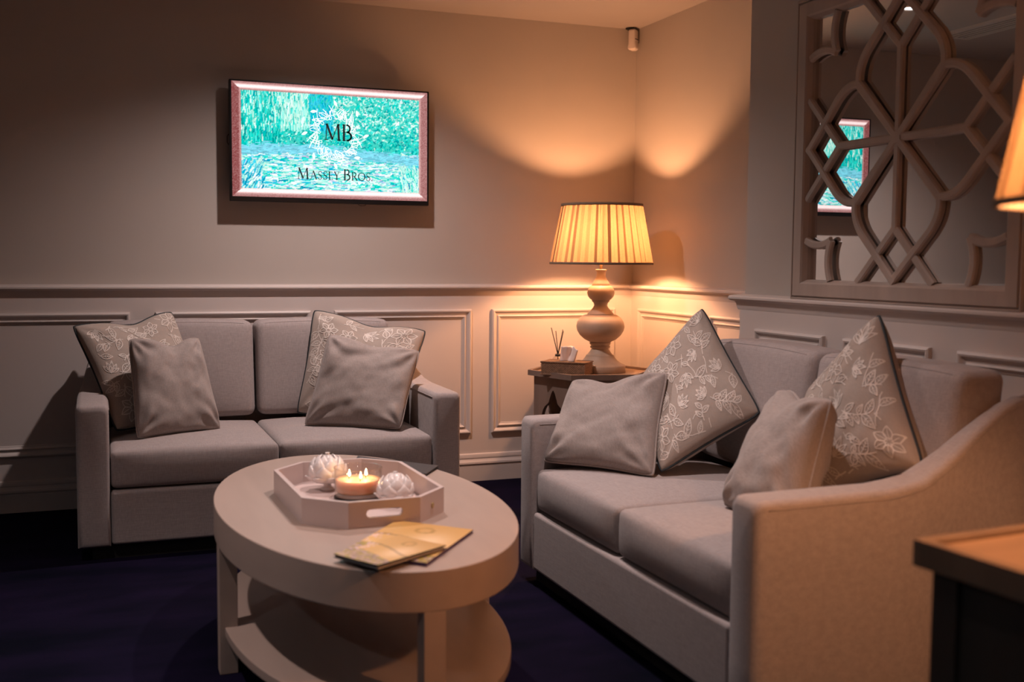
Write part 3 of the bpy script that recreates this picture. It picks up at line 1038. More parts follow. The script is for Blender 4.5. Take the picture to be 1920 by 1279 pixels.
def make_pillow(name, P, label, group, m, pipe, pipe_r, n=44, embroidered=0):
    n1 = n + 1
    T_ = [warp(-1 + 2 * i / n) for i in range(n1)]
    vs = [P.S(u, v, 1) for v in T_ for u in T_]
    idx = {(i, j): j * n1 + i for j in range(n1) for i in range(n1)}
    bidx = {}
    for j in range(n1):
        for i in range(n1):
            if i in (0, n) or j in (0, n):
                bidx[i, j] = idx[i, j]
            else:
                bidx[i, j] = len(vs)
                vs.append(P.S(T_[i], T_[j], -1))
    fs = []
    for j in range(n):
        for i in range(n):
            fs.append((idx[i, j], idx[i + 1, j], idx[i + 1, j + 1], idx[i, j + 1]))
            fs.append((bidx[i, j], bidx[i, j + 1], bidx[i + 1, j + 1], bidx[i + 1, j]))
    ctr = sum(P.c, V3()) / 4
    zmin = min(p.z for p in vs)
    org = V3((ctr.x, ctr.y, zmin))
    t = empty(name, org, label, 'cushion', group)
    b_ = MB()
    b_.add([p - org for p in vs], fs)
    cv = b_.obj('cover', m, t, smooth=True, fix=False)
    # piping round the edge seam
    loop = [(T_[i], -1) for i in range(n)] + [(1, T_[i]) for i in range(n)] + [(-T_[i], 1) for i in range(n)] + [(-1, -T_[i]) for i in range(n)]
    b_ = MB()
    b_.tube([P.base(u, v) - org for u, v in loop], pipe_r, 6, closed=True)
    b_.obj('piping', pipe, t, smooth=True)
    if embroidered:
        rr = random.Random(embroidered)
        b_ = MB()

        def thread(pts, wd, sd):
            k = len(pts)
            L_, R_ = [], []
            for i in range(k):
                u, v = pts[i]
                a, c = pts[max(0, i - 1)], pts[min(k - 1, i + 1)]
                dx, dy = c[0] - a[0], c[1] - a[1]
                l_ = math.hypot(dx, dy) or 1
                px, py = -dy / l_ * wd, dx / l_ * wd
                cl = lambda q: max(-.985, min(.985, q))
                L_.append(P.S(cl(u + px), cl(v + py), sd, .0016) - org)
                R_.append(P.S(cl(u - px), cl(v - py), sd, .0016) - org)
            b_.add(L_ + R_, [(i, i + 1, k + i + 1, k + i) for i in range(k - 1)])

        def leaf(x, y, an, ln, wd, sd, veins=True):
            ca, sa = math.cos(an), math.sin(an)
            q = lambda a, b2: (x + a * ca - b2 * sa, y + a * sa + b2 * ca)
            lt = .0075
            bow = rr.uniform(-.06, .06) * ln
            sp = lambda t: bow * math.sin(PI * t)
            up_ = [q(ln * t, sp(t) + wd * math.sin(PI * t ** .8)) for t in [i / 9 for i in range(10)]]
            dn_ = [q(ln * t, sp(t) - wd * math.sin(PI * t ** .8)) for t in [i / 9 for i in range(10)]]
            thread(up_, lt, sd)
            thread(dn_, lt, sd)
            thread([q(ln * t, sp(t)) for t in (-.12, .25, .55, .9)], lt * .7, sd)
            if veins:
                for t in (.3, .5, .68):
                    for g in (1, -1):
                        thread([q(ln * t, sp(t)), q(ln * (t + .14), sp(t) + g * wd * .7 * math.sin(PI * t))], lt * .6, sd)

        def flower(x, y, rad, sd, kind):
            if kind:
                for k in range(6):
                    leaf(x + .2 * rad * math.cos(k * PI / 3), y + .2 * rad * math.sin(k * PI / 3), k * PI / 3 + .3, rad * .85, rad * .30, sd, False)
            else:     # a bloom seen from the side: fanned petals
                a0 = rr.uniform(0, 2 * PI)
                for k in range(5):
                    leaf(x - .35 * rad * math.cos(a0), y - .35 * rad * math.sin(a0), a0 + (k - 2) * .48, rad * (1.35 - .15 * abs(k - 2)), rad * .20, sd, False)
                thread([(x + rad * .2 * math.cos(a0 + PI + t), y + rad * .2 * math.sin(a0 + PI + t)) for t in (-1.2, -.5, .2, .9)], .012, sd)

        for sd in (1, -1):
            taken = []
            free = lambda x, y, r_: abs(x) < .93 and abs(y) < .93 and all((x - a) ** 2 + (y - c) ** 2 > (r_ + q_) ** 2 for a, c, q_ in taken)
            tries = nf = 0
            while nf < 11 and tries < 900:
                tries += 1
                x, y = rr.uniform(-.8, .8), rr.uniform(-.8, .8)
                rad = rr.uniform(.15, .23)
                if not free(x, y, rad * 1.15):
                    continue
                flower(x, y, rad, sd, nf % 3 == 0)
                taken.append((x, y, rad * .95))
                nf += 1
            for k in range(160):
                # a stem that wanders off with leaves on both sides
                if k < len(taken) and k < nf:
                    fx, fy, fr = taken[k]
                    an = rr.uniform(0, 2 * PI)
                    x, y = fx + fr * math.cos(an), fy + fr * math.sin(an)
                else:
                    x, y, an = rr.uniform(-.9, .9), rr.uniform(-.9, .9), rr.uniform(0, 2 * PI)
                    if not free(x, y, .04):
                        continue
                pts = [(x, y)]
                for i in range(8):
                    an += rr.uniform(-.32, .34)
                    q2 = (pts[-1][0] + .06 * math.cos(an), pts[-1][1] + .06 * math.sin(an))
                    if not free(q2[0], q2[1], .015):
                        break
                    pts.append(q2)
                if len(pts) < 3:
                    continue
                thread(pts, .007, sd)
                for i in range(1, len(pts) - 1):
                    a = math.atan2(pts[i + 1][1] - pts[i][1], pts[i + 1][0] - pts[i][0]) + (.95 if i % 2 else -.95)
                    ln = rr.uniform(.15, .27)
                    cx, cy = pts[i][0] + ln * .55 * math.cos(a), pts[i][1] + ln * .55 * math.sin(a)
                    if free(cx, cy, ln * .22):
                        leaf(pts[i][0], pts[i][1], a, ln, ln * .24, sd, True)
                        taken.append((cx, cy, ln * .27))
        o = b_.obj('embroidery', M['thread'], cv, fix=False)
        o['label'] = 'white stitched pattern of flowers and leaves'
    return t


def toward(L_, k):
    """slide a cushion along the line of sight, keeping its look"""
    return [EYE + (V3(p) - EYE) * k for p in L_]


GF, GP = 'floral scatter cushions', 'plain scatter cushions'
make_pillow('floral_cushion', Pillow((.075, 4.65, .455), (.47, 4.85, .46), (.318, 5.02, .915), (-.082, 4.83, .868), .060, .07, .10, 0.1, 1.3),
            'dark-piped floral cushion at the end of the television-side sofa farthest from the lamp', GF, M['floral'], M['darkpipe'], .0045, embroidered=11)
make_pillow('plain_cushion', Pillow(*toward([(.154, 4.587, .430), (.492, 4.731, .430), (.417, 4.85, .807), (.135, 4.75, .815)], .982), .060, .045, .16, 0.15, 4.1, 2.1),
            'plain grey cushion at the end of the television-side sofa farthest from the lamp', GP, M['plain'], M['plainpipe'], .0035)
make_pillow('floral_cushion', Pillow((.855, 4.925, .455), (1.249, 4.62, .455), (1.456, 4.92, .817), (.945, 4.99, .918), .060, .06, .10, .05, 2.7),
            'dark-piped floral cushion at the lamp end of the sofa under the television', GF, M['floral'], M['darkpipe'], .0045, embroidered=23)
make_pillow('plain_cushion', Pillow(*toward([(.855, 4.743, .428), (1.225, 4.523, .428), (1.374, 4.75, .736), (.977, 4.8, .817)], .975), .064, .05, .08, 0, 6.6, 2.1),
            'plain grey cushion at the lamp end of the sofa under the television', GP, M['plain'], M['plainpipe'], .0042)
make_pillow('plain_cushion', Pillow((1.469, 3.493, .452), (1.707, 3.132, .452), (1.85, 3.311, .768), (1.66, 3.675, .707), .066, .075, .12, -.1, 3.3, 2.1),
            'plain grey cushion at the lamp end of the sofa under the mirror', GP, M['plain'], M['plainpipe'], .0042)
make_pillow('floral_cushion', Pillow((1.74, 3.14, .462), (2.085, 3.09, .648), (2.075, 3.462, .983), (1.85, 3.515, .710), .070, .05, .0, 0, 5.2, 1.0),
            'dark-piped floral cushion at the lamp end of the sofa under the mirror', GF, M['floral'], M['darkpipe'], .0048, embroidered=31)
make_pillow('plain_cushion', Pillow((1.70, 2.69, .452), (1.735, 2.37, .452), (1.835, 2.39, .785), (1.95, 2.75, .768), .075, .06, .10, -.1, 8.4, 2.1),
            'plain grey cushion on the mirror-side sofa at the end nearest the dark table', GP, M['plain'], M['plainpipe'], .0042)
make_pillow('floral_cushion', Pillow((1.95, 2.63, .46), (2.047, 2.27, .613), (2.12, 2.554, 1.007), (2.06, 2.80, .715), .082, .06, .0, 0, 9.7, 1.0),
            'tall pointed dark-piped floral cushion on the mirror-side sofa nearest the dark table', GF, M['floral'], M['darkpipe'], .0048, embroidered=47)


# ------------------------------------------------------------------ coffee table
CT = V3((.704, 3.059, 0))
TA, TB, TH = .400, .764, .46
ct = empty('coffee_table', CT, 'oval two-tier limed wood coffee table in the middle of the carpet', 'coffee table')


def oval(a, b, n=96):
    return [(a * math.cos(2 * PI * i / n), b * math.sin(2 * PI * i / n)) for i in range(n)]


b_ = MB(); b_.prism(oval(TA, TB), TH - .095, TH)
b_.obj('tabletop', M['table'], ct, bevel=.003)
b_ = MB(); b_.prism(oval(TA - .018, TB - .018), .108, .133)
b_.obj('lower_shelf', M['table'], ct, bevel=.002)
for x, y, hx, hy in ((-TA + .028, 0, .025, .025), (TA - .028, 0, .025, .025), (0, -TB + .030, .026, .028), (0, TB - .030, .026, .028)):
    b_ = MB(); b_.box(x - hx, x + hx, y - hy, y + hy, 0, TH - .095)
    b_.obj('leg', M['table'], ct, bevel=.002)

# tray
tr = empty('octagonal_tray', (.690, 3.030, TH), 'blush octagonal tray with slotted handles on the coffee table', 'tray', rotz=math.radians(1.5))
HX, HY, CX, HTR, TT = .197, .302, .100, .070, .012
octo = [(-HX + CX, -HY), (HX - CX, -HY), (HX, -HY + CX), (HX, HY - CX), (HX - CX, HY), (-HX + CX, HY), (-HX, HY - CX), (-HX, -HY + CX)]
b_ = MB(); b_.prism([(x * .975, y * .985) for x, y in octo], .001, .009)
b_.obj('tray_floor', M['tray'], tr)
for k in range(8):
    p, q = V3((*octo[k], 0)), V3((*octo[(k + 1) % 8], 0))
    t_ = (q - p); ln = t_.length; t_.normalize()
    nin = V3((-t_.y, t_.x, 0))
    cut = TT * math.tan(PI / 8)
    pl = lambda a, d, z: p + t_ * a + nin * d + V3((0, 0, z))
    b_ = MB()
    if k in (0, 4):
        n = 28
        cxp, czp, hl, hr = ln / 2, HTR * .52, .038, .011
        inner = []
        for i in range(n):
            a = 2 * PI * i / n
            sx = math.copysign(min(1, abs(math.cos(a)) * 1.25), math.cos(a))
            inner.append((cxp + (hl if math.cos(a) > 0 else -hl) * (1 if abs(math.cos(a)) > .02 else 0) + hr * math.cos(a), czp + hr * math.sin(a)))
        outer = []
        for (ix, iz) in inner:
            dx, dz = ix - cxp, iz - czp
            sc = min((ln / 2) / abs(dx) if abs(dx) > 1e-9 else 1e9, ((HTR - czp) if dz > 0 else czp) / abs(dz) if abs(dz) > 1e-9 else 1e9)
            outer.append((cxp + dx * sc, czp + dz * sc))
        vs = []
        for d in (0, TT):
            for (x, z) in outer:
                x2 = min(max(x, cut * d / TT), ln - cut * d / TT)
                vs.append(pl(x2, d, z))
            vs += [pl(x, d, z) for x, z in inner]
        fs = []
        for i in range(n):
            j = (i + 1) % n
            fs += [(i, j, n + j, n + i), (2 * n + i, 3 * n + i, 3 * n + j, 2 * n + j), (n + i, n + j, 3 * n + j, 3 * n + i), (i, 2 * n + i, 2 * n + j, j)]
        # square the corners of the outline
        corners = [(0, 0), (ln, 0), (ln, HTR), (0, HTR)]
        b_.add(vs, fs)
        for cx_, cz_ in corners:
            for d in (0, TT):
                near = sorted(range(n), key=lambda i: (outer[i][0] - cx_) ** 2 + (outer[i][1] - cz_) ** 2)
                a0 = next(i for i in near if abs(outer[i][0] - cx_) < 1e-6)
                a1 = next(i for i in near if abs(outer[i][1] - cz_) < 1e-6)
                if a0 == a1:
                    continue
                cl = lambda x: min(max(x, cut * d / TT), ln - cut * d / TT)
                b_.add([pl(cl(cx_), d, cz_), pl(cl(outer[a0][0]), d, outer[a0][1]), pl(cl(outer[a1][0]), d, outer[a1][1])], [(0, 1, 2)])
        b_.add([pl(0, 0, HTR), pl(ln, 0, HTR), pl(ln - cut, TT, HTR), pl(cut, TT, HTR)], [(0, 1, 2, 3)])
        b_.obj('handle_panel', M['tray'], tr)
    else:
        b_.add([pl(0, 0, 0), pl(ln, 0, 0), pl(ln - cut, TT, 0), pl(cut, TT, 0), pl(0, 0, HTR), pl(ln, 0, HTR), pl(ln - cut, TT, HTR), pl(cut, TT, HTR)],
               [(0, 3, 2, 1), (4, 5, 6, 7), (0, 1, 5, 4), (1, 2, 6, 5), (2, 3, 7, 6), (3, 0, 4, 7)])
        b_.obj('side_panel', M['tray'], tr)
        if k == 1:
            s_ = MB(); s_.lathe([(0.0001, .0), (.008, .0), (.008, .002), (.006, .003), (.0001, .003)], 20)
            o = s_.obj('stud', M['gold'], tr, True)
            c_ = pl(ln * .5, 0, HTR * .48)
            o.matrix_local = Matrix.Translation(c_) @ (-nin).to_track_quat('Z', 'Y').to_matrix().to_4x4()
TZ = TH + .009

# candle
cn = empty('candle', (.700, 3.045, TZ), 'lit three-wick candle in a clear glass jar on the tray', 'candle')
b_ = MB(); b_.lathe([(.001, 0), (.066, 0), (.069, .003), (.069, .006), (.001, .006)], 40)
b_.obj('coaster', M['black'], cn, True)
b_ = MB(); b_.lathe([(.001, .007), (.061, .007), (.066, .012), (.0675, .022), (.0685, .085), (.0705, .088), (.0690, .0905), (.0660, .088), (.0645, .024), (.060, .018), (.001, .018)], 48)
b_.obj('glass_jar', M['glass'], cn, True)
b_ = MB(); b_.lathe([(.001, .0185), (.059, .0185), (.0635, .025), (.0640, .056), (.057, .0545), (.030, .053), (.001, .053)], 40)
b_.obj('wax', M['wax'], cn, True)
M['flame'] = emit('candle flame', (1.0, .62, .28), 40)
for k in range(3):
    a = 2 * PI * k / 3 + .5
    x, y = .028 * math.cos(a), .028 * math.sin(a)
    b_ = MB(); b_.tube([(x, y, .052), (x + .001, y, .058), (x + .002, y + .001, .063)], .0011, 5)
    wk = b_.obj('wick', M['black'], cn)
    b_ = MB(); b_.lathe([(.0004, .0615), (.0028, .064), (.0036, .067), (.0028, .072), (.0014, .077), (.0004, .081)], 12, c=(x + .002, y, 0))
    b_.obj('flame', M['flame'], wk, True)
    ld = bpy.data.lights.new('candle_glow', 'POINT')
    ld.energy = .22
    ld.color = (1, .55, .24)
    ld.shadow_soft_size = .006
    lo = bpy.data.objects.new('candle_glow', ld)
    COL.objects.link(lo)
    lo.parent = cn
    lo.location = (x + .002, y, .070)


# porcelain lotus flowers
def petal_mesh(ln, wd, cup, tip):
    n, k = 7, 6
    vs = []
    for side in (0, 1):
        for j in range(n + 1):
            t = j / n
            half = wd * (math.sin(PI * min(1, t * .86 + .10)) ** .7) * (1 - .85 * max(0, (t - .55) / .45) ** 1.8)
            for i in range(k + 1):
                s = -1 + 2 * i / k
                x = s * half
                z = ln * t
                y = -cup * math.sin(PI * t * .85) + s * s * half * .45 + tip * max(0, t - .7) ** 2 * 8
                vs.append((x, y + (.0022 if side else 0), z))
    m1 = (n + 1) * (k + 1)
    fs = []
    for j in range(n):
        for i in range(k):
            a = j * (k + 1) + i
            fs.append((a, a + 1, a + k + 2, a + k + 1))
            fs.append((m1 + a, m1 + a + k + 1, m1 + a + k + 2, m1 + a + 1))
    rim = [(j, 0) for j in range(n + 1)] + [(n, i) for i in range(1, k + 1)] + [(j, k) for j in range(n - 1, -1, -1)] + [(0, i) for i in range(k - 1, 0, -1)]
    R_ = [j * (k + 1) + i for j, i in rim]
    for a in range(len(R_)):
        c = (a + 1) % len(R_)
        fs.append((R_[a], R_[c], m1 + R_[c], m1 + R_[a]))
    b_ = MB(); b_.add(vs, fs)
    me = b_.mesh('petal')
    me.materials.append(M['porcelain'])
    me.polygons.foreach_set('use_smooth', [True] * len(me.polygons))
    return me


PM = [petal_mesh(.066, .023, .018, .004), petal_mesh(.066, .027, .021, .002), petal_mesh(.052, .026, .018, -.004), petal_mesh(.036, .022, .010, -.008)]
foot_b = MB(); foot_b.lathe([(.001, 0), (.020, 0), (.021, .004), (.012, .008), (.010, .016), (.018, .022), (.03, .03), (.034, .045), (.028, .07), (.014, .088), (.001, .092)], 24)
foot_me = foot_b.mesh('core')


def lotus(loc, label, s, h0, rz):
    t = empty('lotus_flower', loc, label, 'ornament', 'porcelain lotus flowers', rz)
    link('core', foot_me, M['porcelain'], t, True).scale = (s, s, s)
    layers = [(6, .017, .036, .42, 0, 0), (7, .028, .026, .26, 1, .3), (7, .033, .020, .10, 1, .1), (7, .034, .016, -.12, 2, .5), (7, .030, .016, -.75, 3, .2)]
    for n, rad, z, tilt, mi, ph in layers:
        for k in range(n):
            a = 2 * PI * k / n + ph
            o = link('petal', PM[mi], None, t)
            o.location = (rad * s * math.cos(a), rad * s * math.sin(a), z * s + h0)
            o.rotation_euler = (Matrix.Rotation(a + PI / 2, 3, 'Z') @ Matrix.Rotation(-tilt, 3, 'X')).to_euler()
            o.scale = (s, s, s)
    return t


lotus((.640, 3.185, TZ), 'white porcelain lotus flower on a small foot behind the candle', 1.08, .006, .2)
lotus((.781, 2.935, TZ), 'white porcelain lotus flower sitting low on the tray in front of the candle', .98, -.004, .9)


# brochures and magazine
def cover_img(seed, flip):
    h, wd = 60, 42
    im = np.zeros((h, wd, 3), dtype=np.float32)
    rg = np.random.default_rng(seed)
    for j in range(h):
        for i in range(wd):
            u, v = i / (wd - 1), j / (h - 1)
            sky = np.array((.72, .44, .14)) * (1 - v) + np.array((.58, .33, .10)) * v
            gloss_spot = math.exp(-((u - .72) ** 2 + (v - .48) ** 2) / .05)  # pale gloss highlight painted into the cover print
            c = sky * (1 - .5 * gloss_spot) + np.array((.95, .74, .52)) * .62 * gloss_spot
            hill = .33 + .10 * math.sin(u * 3.2 + 1.1)
            if abs(v - hill - .16) < .022:
                c = c * .6
            if u < .22 and v < .62 and rg.random() < .35 * (1 - u / .22):
                c = np.array((.80, .58, .58))
            if v < hill * .75:
                g = rg.random()
                c = np.array((.42, .31, .06)) * (.7 + .5 * g)
                if g > .80:
                    c = np.array((.66, .44, .52))
                elif g < .2:
                    c = np.array((.22, .13, .16))
            rr_ = math.hypot((u - .5) / 1.0, (v - .80) / .7)
            if .085 < rr_ < .125:
                c = np.array((.42, .24, .06))
            im[j, i] = c
    return im


def brochure(name, pts, z, thick, label, m_edge, img_, cat, group, lift=0.0):
    """pts: four table positions (BL, BR, TR, TL as the cover reads)"""
    P = [V3((*p, 0)) for p in pts]
    c = sum(P, V3()) / 4
    t = empty(name, (c.x, c.y, z), label, cat, group)
    q = lambda u, v: (P[0] * (1 - u) + P[1] * u) * (1 - v) + (P[3] * (1 - u) + P[2] * u) * v - c
    hz = lambda u, v: lift * (u ** 2) * .5 + lift * (1 - v) ** 2 * .3
    b_ = MB()
    n = 10
    for k, (z0, z1) in enumerate(((0, thick * .25), (thick * .72, thick))):
        vs, fs = [], []
        for j in range(n + 1):
            for i in range(n + 1):
                u, v = i / n, j / n
                p = q(u, v)
                vs.append((p.x, p.y, z0 + hz(u, v) * (k + .2)))
        m1 = len(vs)
        for j in range(n + 1):
            for i in range(n + 1):
                u, v = i / n, j / n
                p = q(u, v)
                vs.append((p.x, p.y, z1 + hz(u, v) * (k + .2)))
        for j in range(n):
            for i in range(n):
                a = j * (n + 1) + i
                fs += [(a, a + n + 1, a + n + 2, a + 1), (m1 + a, m1 + a + 1, m1 + a + n + 2, m1 + a + n + 1)]
        rim = [i for i in range(n + 1)] + [j * (n + 1) + n for j in range(1, n + 1)] + [n * (n + 1) + i for i in range(n - 1, -1, -1)] + [j * (n + 1) for j in range(n - 1, 0, -1)]
        for a in range(len(rim)):
            d = (a + 1) % len(rim)
            fs.append((rim[a], rim[d], m1 + rim[d], m1 + rim[a]))
        b_ = MB(); b_.add(vs, fs)
        b_.obj('back_cover' if k == 0 else 'front_cover', m_edge, t)
    vs = [(q(.015 + .97 * u, .015 + .97 * v).x, q(.015 + .97 * u, .015 + .97 * v).y, zz) for zz in (thick * .25, thick * .72) for u, v in ((0, 0), (1, 0), (1, 1), (0, 1))]
    b_ = MB(); b_.add(vs, [(0, 3, 2, 1), (4, 5, 6, 7), (0, 1, 5, 4), (1, 2, 6, 5), (2, 3, 7, 6), (3, 0, 4, 7)])
    b_.obj('pages', M['paper'], t)
    if img_ is not None:
        paint_grid('cover_print', lambda u, v: (q(u, v).x, q(u, v).y, thick + .0006 + hz(u, v) * 1.2), img_, attr_print('cover print'), t)
    return t


brochure('brochure', [(.534, 2.490), (.693, 2.330), (.893, 2.585), (.734, 2.745)], TH + .0005, .008, 'purple-edged yellow brochure lying underneath another on the coffee table', M['purple'], cover_img(2, 0), 'brochure', 'yellow brochures on the coffee table')
brochure('brochure', [(.503, 2.438), (.573, 2.300), (.768, 2.420), (.690, 2.560)], TH + .0105, .007, 'yellow landscape brochure lying slightly open on top of a purple-edged one', M['slate'], cover_img(4, 1), 'brochure', 'yellow brochures on the coffee table', lift=.006)
brochure('magazine', [(.850, 3.700), (.800, 3.560), (.985, 3.320), (1.065, 3.440)], TH + .0005, .009, 'charcoal covered magazine lying behind the tray on the coffee table', M['slate'], None, 'magazine', None)


# ------------------------------------------------------------------ hexagonal corner table
HC, HR, HROT, HZ = V3((2.325, 4.935, 0)), .322, math.radians(168), .612
ht = empty('hexagonal_side_table', HC, 'grey-brown hexagonal side table with arched sides in the corner', 'side table')
hexp = [(HR * math.cos(HROT + k * PI / 3), HR * math.sin(HROT + k * PI / 3)) for k in range(6)]
b_ = MB(); b_.prism([(x * .985, y * .985) for x, y in hexp], HZ - .024, HZ - .012)
b_.obj('tabletop', M['oaktop'], ht)
for k in range(6):
    p, q = V3((*hexp[k], 0)), V3((*hexp[(k + 1) % 6], 0))
    s_ = 1 - .020 / HR
    b_ = MB()
    b_.add([(p.x, p.y, HZ - .027), (q.x, q.y, HZ - .027), (q.x * s_, q.y * s_, HZ - .027), (p.x * s_, p.y * s_, HZ - .027), (p.x, p.y, HZ), (q.x, q.y, HZ), (q.x * s_, q.y * s_, HZ), (p.x * s_, p.y * s_, HZ)],
           [(0, 3, 2, 1), (4, 5, 6, 7), (0, 1, 5, 4), (1, 2, 6, 5), (2, 3, 7, 6), (3, 0, 4, 7)])
    b_.obj('rim', M['oak'], ht)
    # arched side panel
    p2, q2 = p * .90, q * .90
    t_ = (q2 - p2); ln = t_.length; t_.normalize()
    nin = V3((-t_.y, t_.x, 0))
    half = [(.055, 0), (.055, .36), (.062, .375), (.062, .395), (.072, .42), (.085, .438), (.102, .45), (.112, .458), (.118, .476), (.126, .492), (ln / 2 - .012, .508), (ln / 2, .522)]
    arch = half + [(ln - x, z) for x, z in half[::-1][1:]]
    poly = [(0, 0)] + arch + [(ln, 0), (ln, HZ - .027), (0, HZ - .027)]
    b_ = MB()
    b_.prism(poly, 0, .020, fn=lambda a, z, d: tuple(p2 + t_ * a + nin * d + V3((0, 0, z))))
    me = b_.mesh('arched_side')
    bm = bmesh.new(); bm.from_mesh(me)
    bmesh.ops.triangulate(bm, faces=[f for f in bm.faces if len(f.verts) > 4])
    bm.to_mesh(me); bm.free()
    link('arched_side', me, M['oak'], ht)
HS = HZ - .012      # tray surface


# ------------------------------------------------------------------ table lamps
def prof_px(L_):
    return [(r, 1.11 - (y - 506) * .002667 - .598) for r, y in L_]


LAMP_PROF = prof_px([(.126, 698), (.128, 697), (.128, 686), (.125, 684.5), (.114, 683.5), (.105, 681.5), (.088, 677), (.077, 672), (.071, 668), (.070, 666.5), (.064, 666), (.054, 661), (.045, 656), (.041, 654.5), (.041, 653.8), (.047, 653.4), (.0505, 651), (.048, 649), (.0455, 648.3), (.0455, 647.4), (.050, 646.8), (.0535, 644), (.053, 642.8), (.049, 642.4),
                     (.056, 641), (.080, 636.5), (.102, 629), (.116, 620.5), (.1205, 612.5), (.116, 604), (.103, 596.5), (.084, 591.5), (.066, 590), (.0665, 588.8), (.062, 587), (.050, 582.5), (.038, 577), (.033, 573), (.036, 568), (.042, 566.5), (.0445, 565), (.0445, 564), (.044, 563.2), (.055, 560.5), (.064, 556), (.0685, 550), (.065, 543), (.055, 538), (.045, 536),
                     (.044, 533.8), (.041, 531), (.030, 525), (.022, 518), (.0215, 511), (.026, 509), (.0275, 508), (.0275, 506.4), (.025, 505.8), (.001, 505.6)])
M['shade'] = shade_cloth('pleated linen shade')
M['bulb'] = emit('warm bulb', BULB_COL, BULB_STRENGTH)


def make_lamp(loc, label, bulb):
    t = empty('table_lamp', loc, label, 'table lamp', 'turned wood table lamps')
    b_ = MB(); b_.lathe(LAMP_PROF, 64)
    autosmooth(b_.obj('turned_base', M['turned'], t, smooth=True), 50)
    b_ = MB(); b_.lathe([(.0075, .510), (.0075, .56), (.012, .562), (.016, .57), (.016, .615), (.012, .62), (.001, .62)], 20)
    b_.obj('stem', M['brass'], t, smooth=True)
    z0, z1, R0, R1 = .538, .835, .253, .197
    # pleated cloth
    rr = random.Random(12)
    ang, fold = [], []
    a = 0
    while a < 2 * PI - .03:
        wdt = rr.choice((.085, .115, .15, .19))
        dk = rr.random()
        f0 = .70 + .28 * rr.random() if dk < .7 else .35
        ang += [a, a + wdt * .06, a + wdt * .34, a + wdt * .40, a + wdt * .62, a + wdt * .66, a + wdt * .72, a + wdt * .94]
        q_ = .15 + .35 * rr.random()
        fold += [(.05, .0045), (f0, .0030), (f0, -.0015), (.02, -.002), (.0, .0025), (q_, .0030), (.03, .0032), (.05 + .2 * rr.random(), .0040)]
        a += wdt
    n = len(ang)
    NZ = 9
    vs, colr = [], []
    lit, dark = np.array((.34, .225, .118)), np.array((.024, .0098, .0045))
    shift = [rr.uniform(-.02, .02) for _ in range(n)]
    for j in range(NZ):
        tz = j / (NZ - 1)
        R = R0 + (R1 - R0) * tz
        for i in range(n):
            aa = ang[i] + shift[i] * tz * .6
            f, dr = fold[i]
            vs.append(((R + dr) * math.cos(aa), (R + dr) * math.sin(aa), z0 + (z1 - z0) * tz))
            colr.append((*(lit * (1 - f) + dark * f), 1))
    fs = [(j * n + i, j * n + (i + 1) % n, (j + 1) * n + (i + 1) % n, (j + 1) * n + i) for j in range(NZ - 1) for i in range(n)]
    me = bpy.data.meshes.new('shade')
    me.from_pydata(vs, [], fs)
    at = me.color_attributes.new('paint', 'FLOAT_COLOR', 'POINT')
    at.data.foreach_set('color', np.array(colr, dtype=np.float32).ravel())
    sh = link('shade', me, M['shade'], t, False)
    for (zz, R, hh) in ((z0 - .001, R0 + .003, .011), (z1 - .012, R1 + .004, .013)):
        b_ = MB(); b_.lathe([(R - .005, zz), (R + .003, zz), (R + .003, zz + hh), (R - .005, zz + hh)], 64, closed=True)
        b_.obj('shade_trim', M['trim'], sh, smooth=True)
    b_ = MB()
    for k in range(3):
        an = 2 * PI * k / 3 + .4
        b_.tube([(.015 * math.cos(an), .015 * math.sin(an), z0 + .045), (.24 * math.cos(an), .24 * math.sin(an), z0 + .012)], .0018, 5)
    b_.obj('shade_carrier', M['brass'], sh)
    b_ = MB()
    zc, rb = BULB_Z, .030
    b_.lathe([(.012, zc - .05)] + [(rb * math.sin(PI * (i + .0) / 12 if i < 12 else PI), zc - rb * math.cos(PI * i / 12)) for i in range(2, 12)] + [(.001, zc + rb)], 20)
    b_.obj('bulb', bulb, t, smooth=True)
    return t


BULB_Z = .675
make_lamp((2.365, 4.915, HS), 'lit pleated-shade table lamp on the hexagonal side table in the corner', M['bulb'])


# ------------------------------------------------------------------ tissue box and reed diffuser
tb = empty('tissue_box', (2.152, 4.842, HS), 'woven rattan tissue box with a tissue pulled up, on the hexagonal table', 'tissue box', rotz=math.radians(-43))
lx, ly, hz_ = .113, .065, .066
# woven body: little bulging strands over a core
b_ = MB(); b_.box(-lx + .003, lx - .003, -ly + .003, ly - .003, 0, hz_ - .002)
b_.obj('box_core', M['rattan2'], tb)
b_ = MB()


def weave(o_, ax, upv, length, height, nrm, nx, nz):
    for j in range(nz):
        for i in range(nx):
            if (i + j) % 2:
                continue
            c = o_ + ax * (length * (i + .5) / nx) + upv * (height * (j + .5) / nz)
            hx, hz2 = length / nx * .78, height / nz * .46
            b_.add([c - ax * hx - upv * hz2 * .4, c - upv * hz2 + nrm * .0022, c + ax * hx - upv * hz2 * .4, c + ax * hx + upv * hz2 * .4, c + upv * hz2 + nrm * .0022, c - ax * hx + upv * hz2 * .4],
                   [(0, 1, 4, 5), (1, 2, 3, 4)])


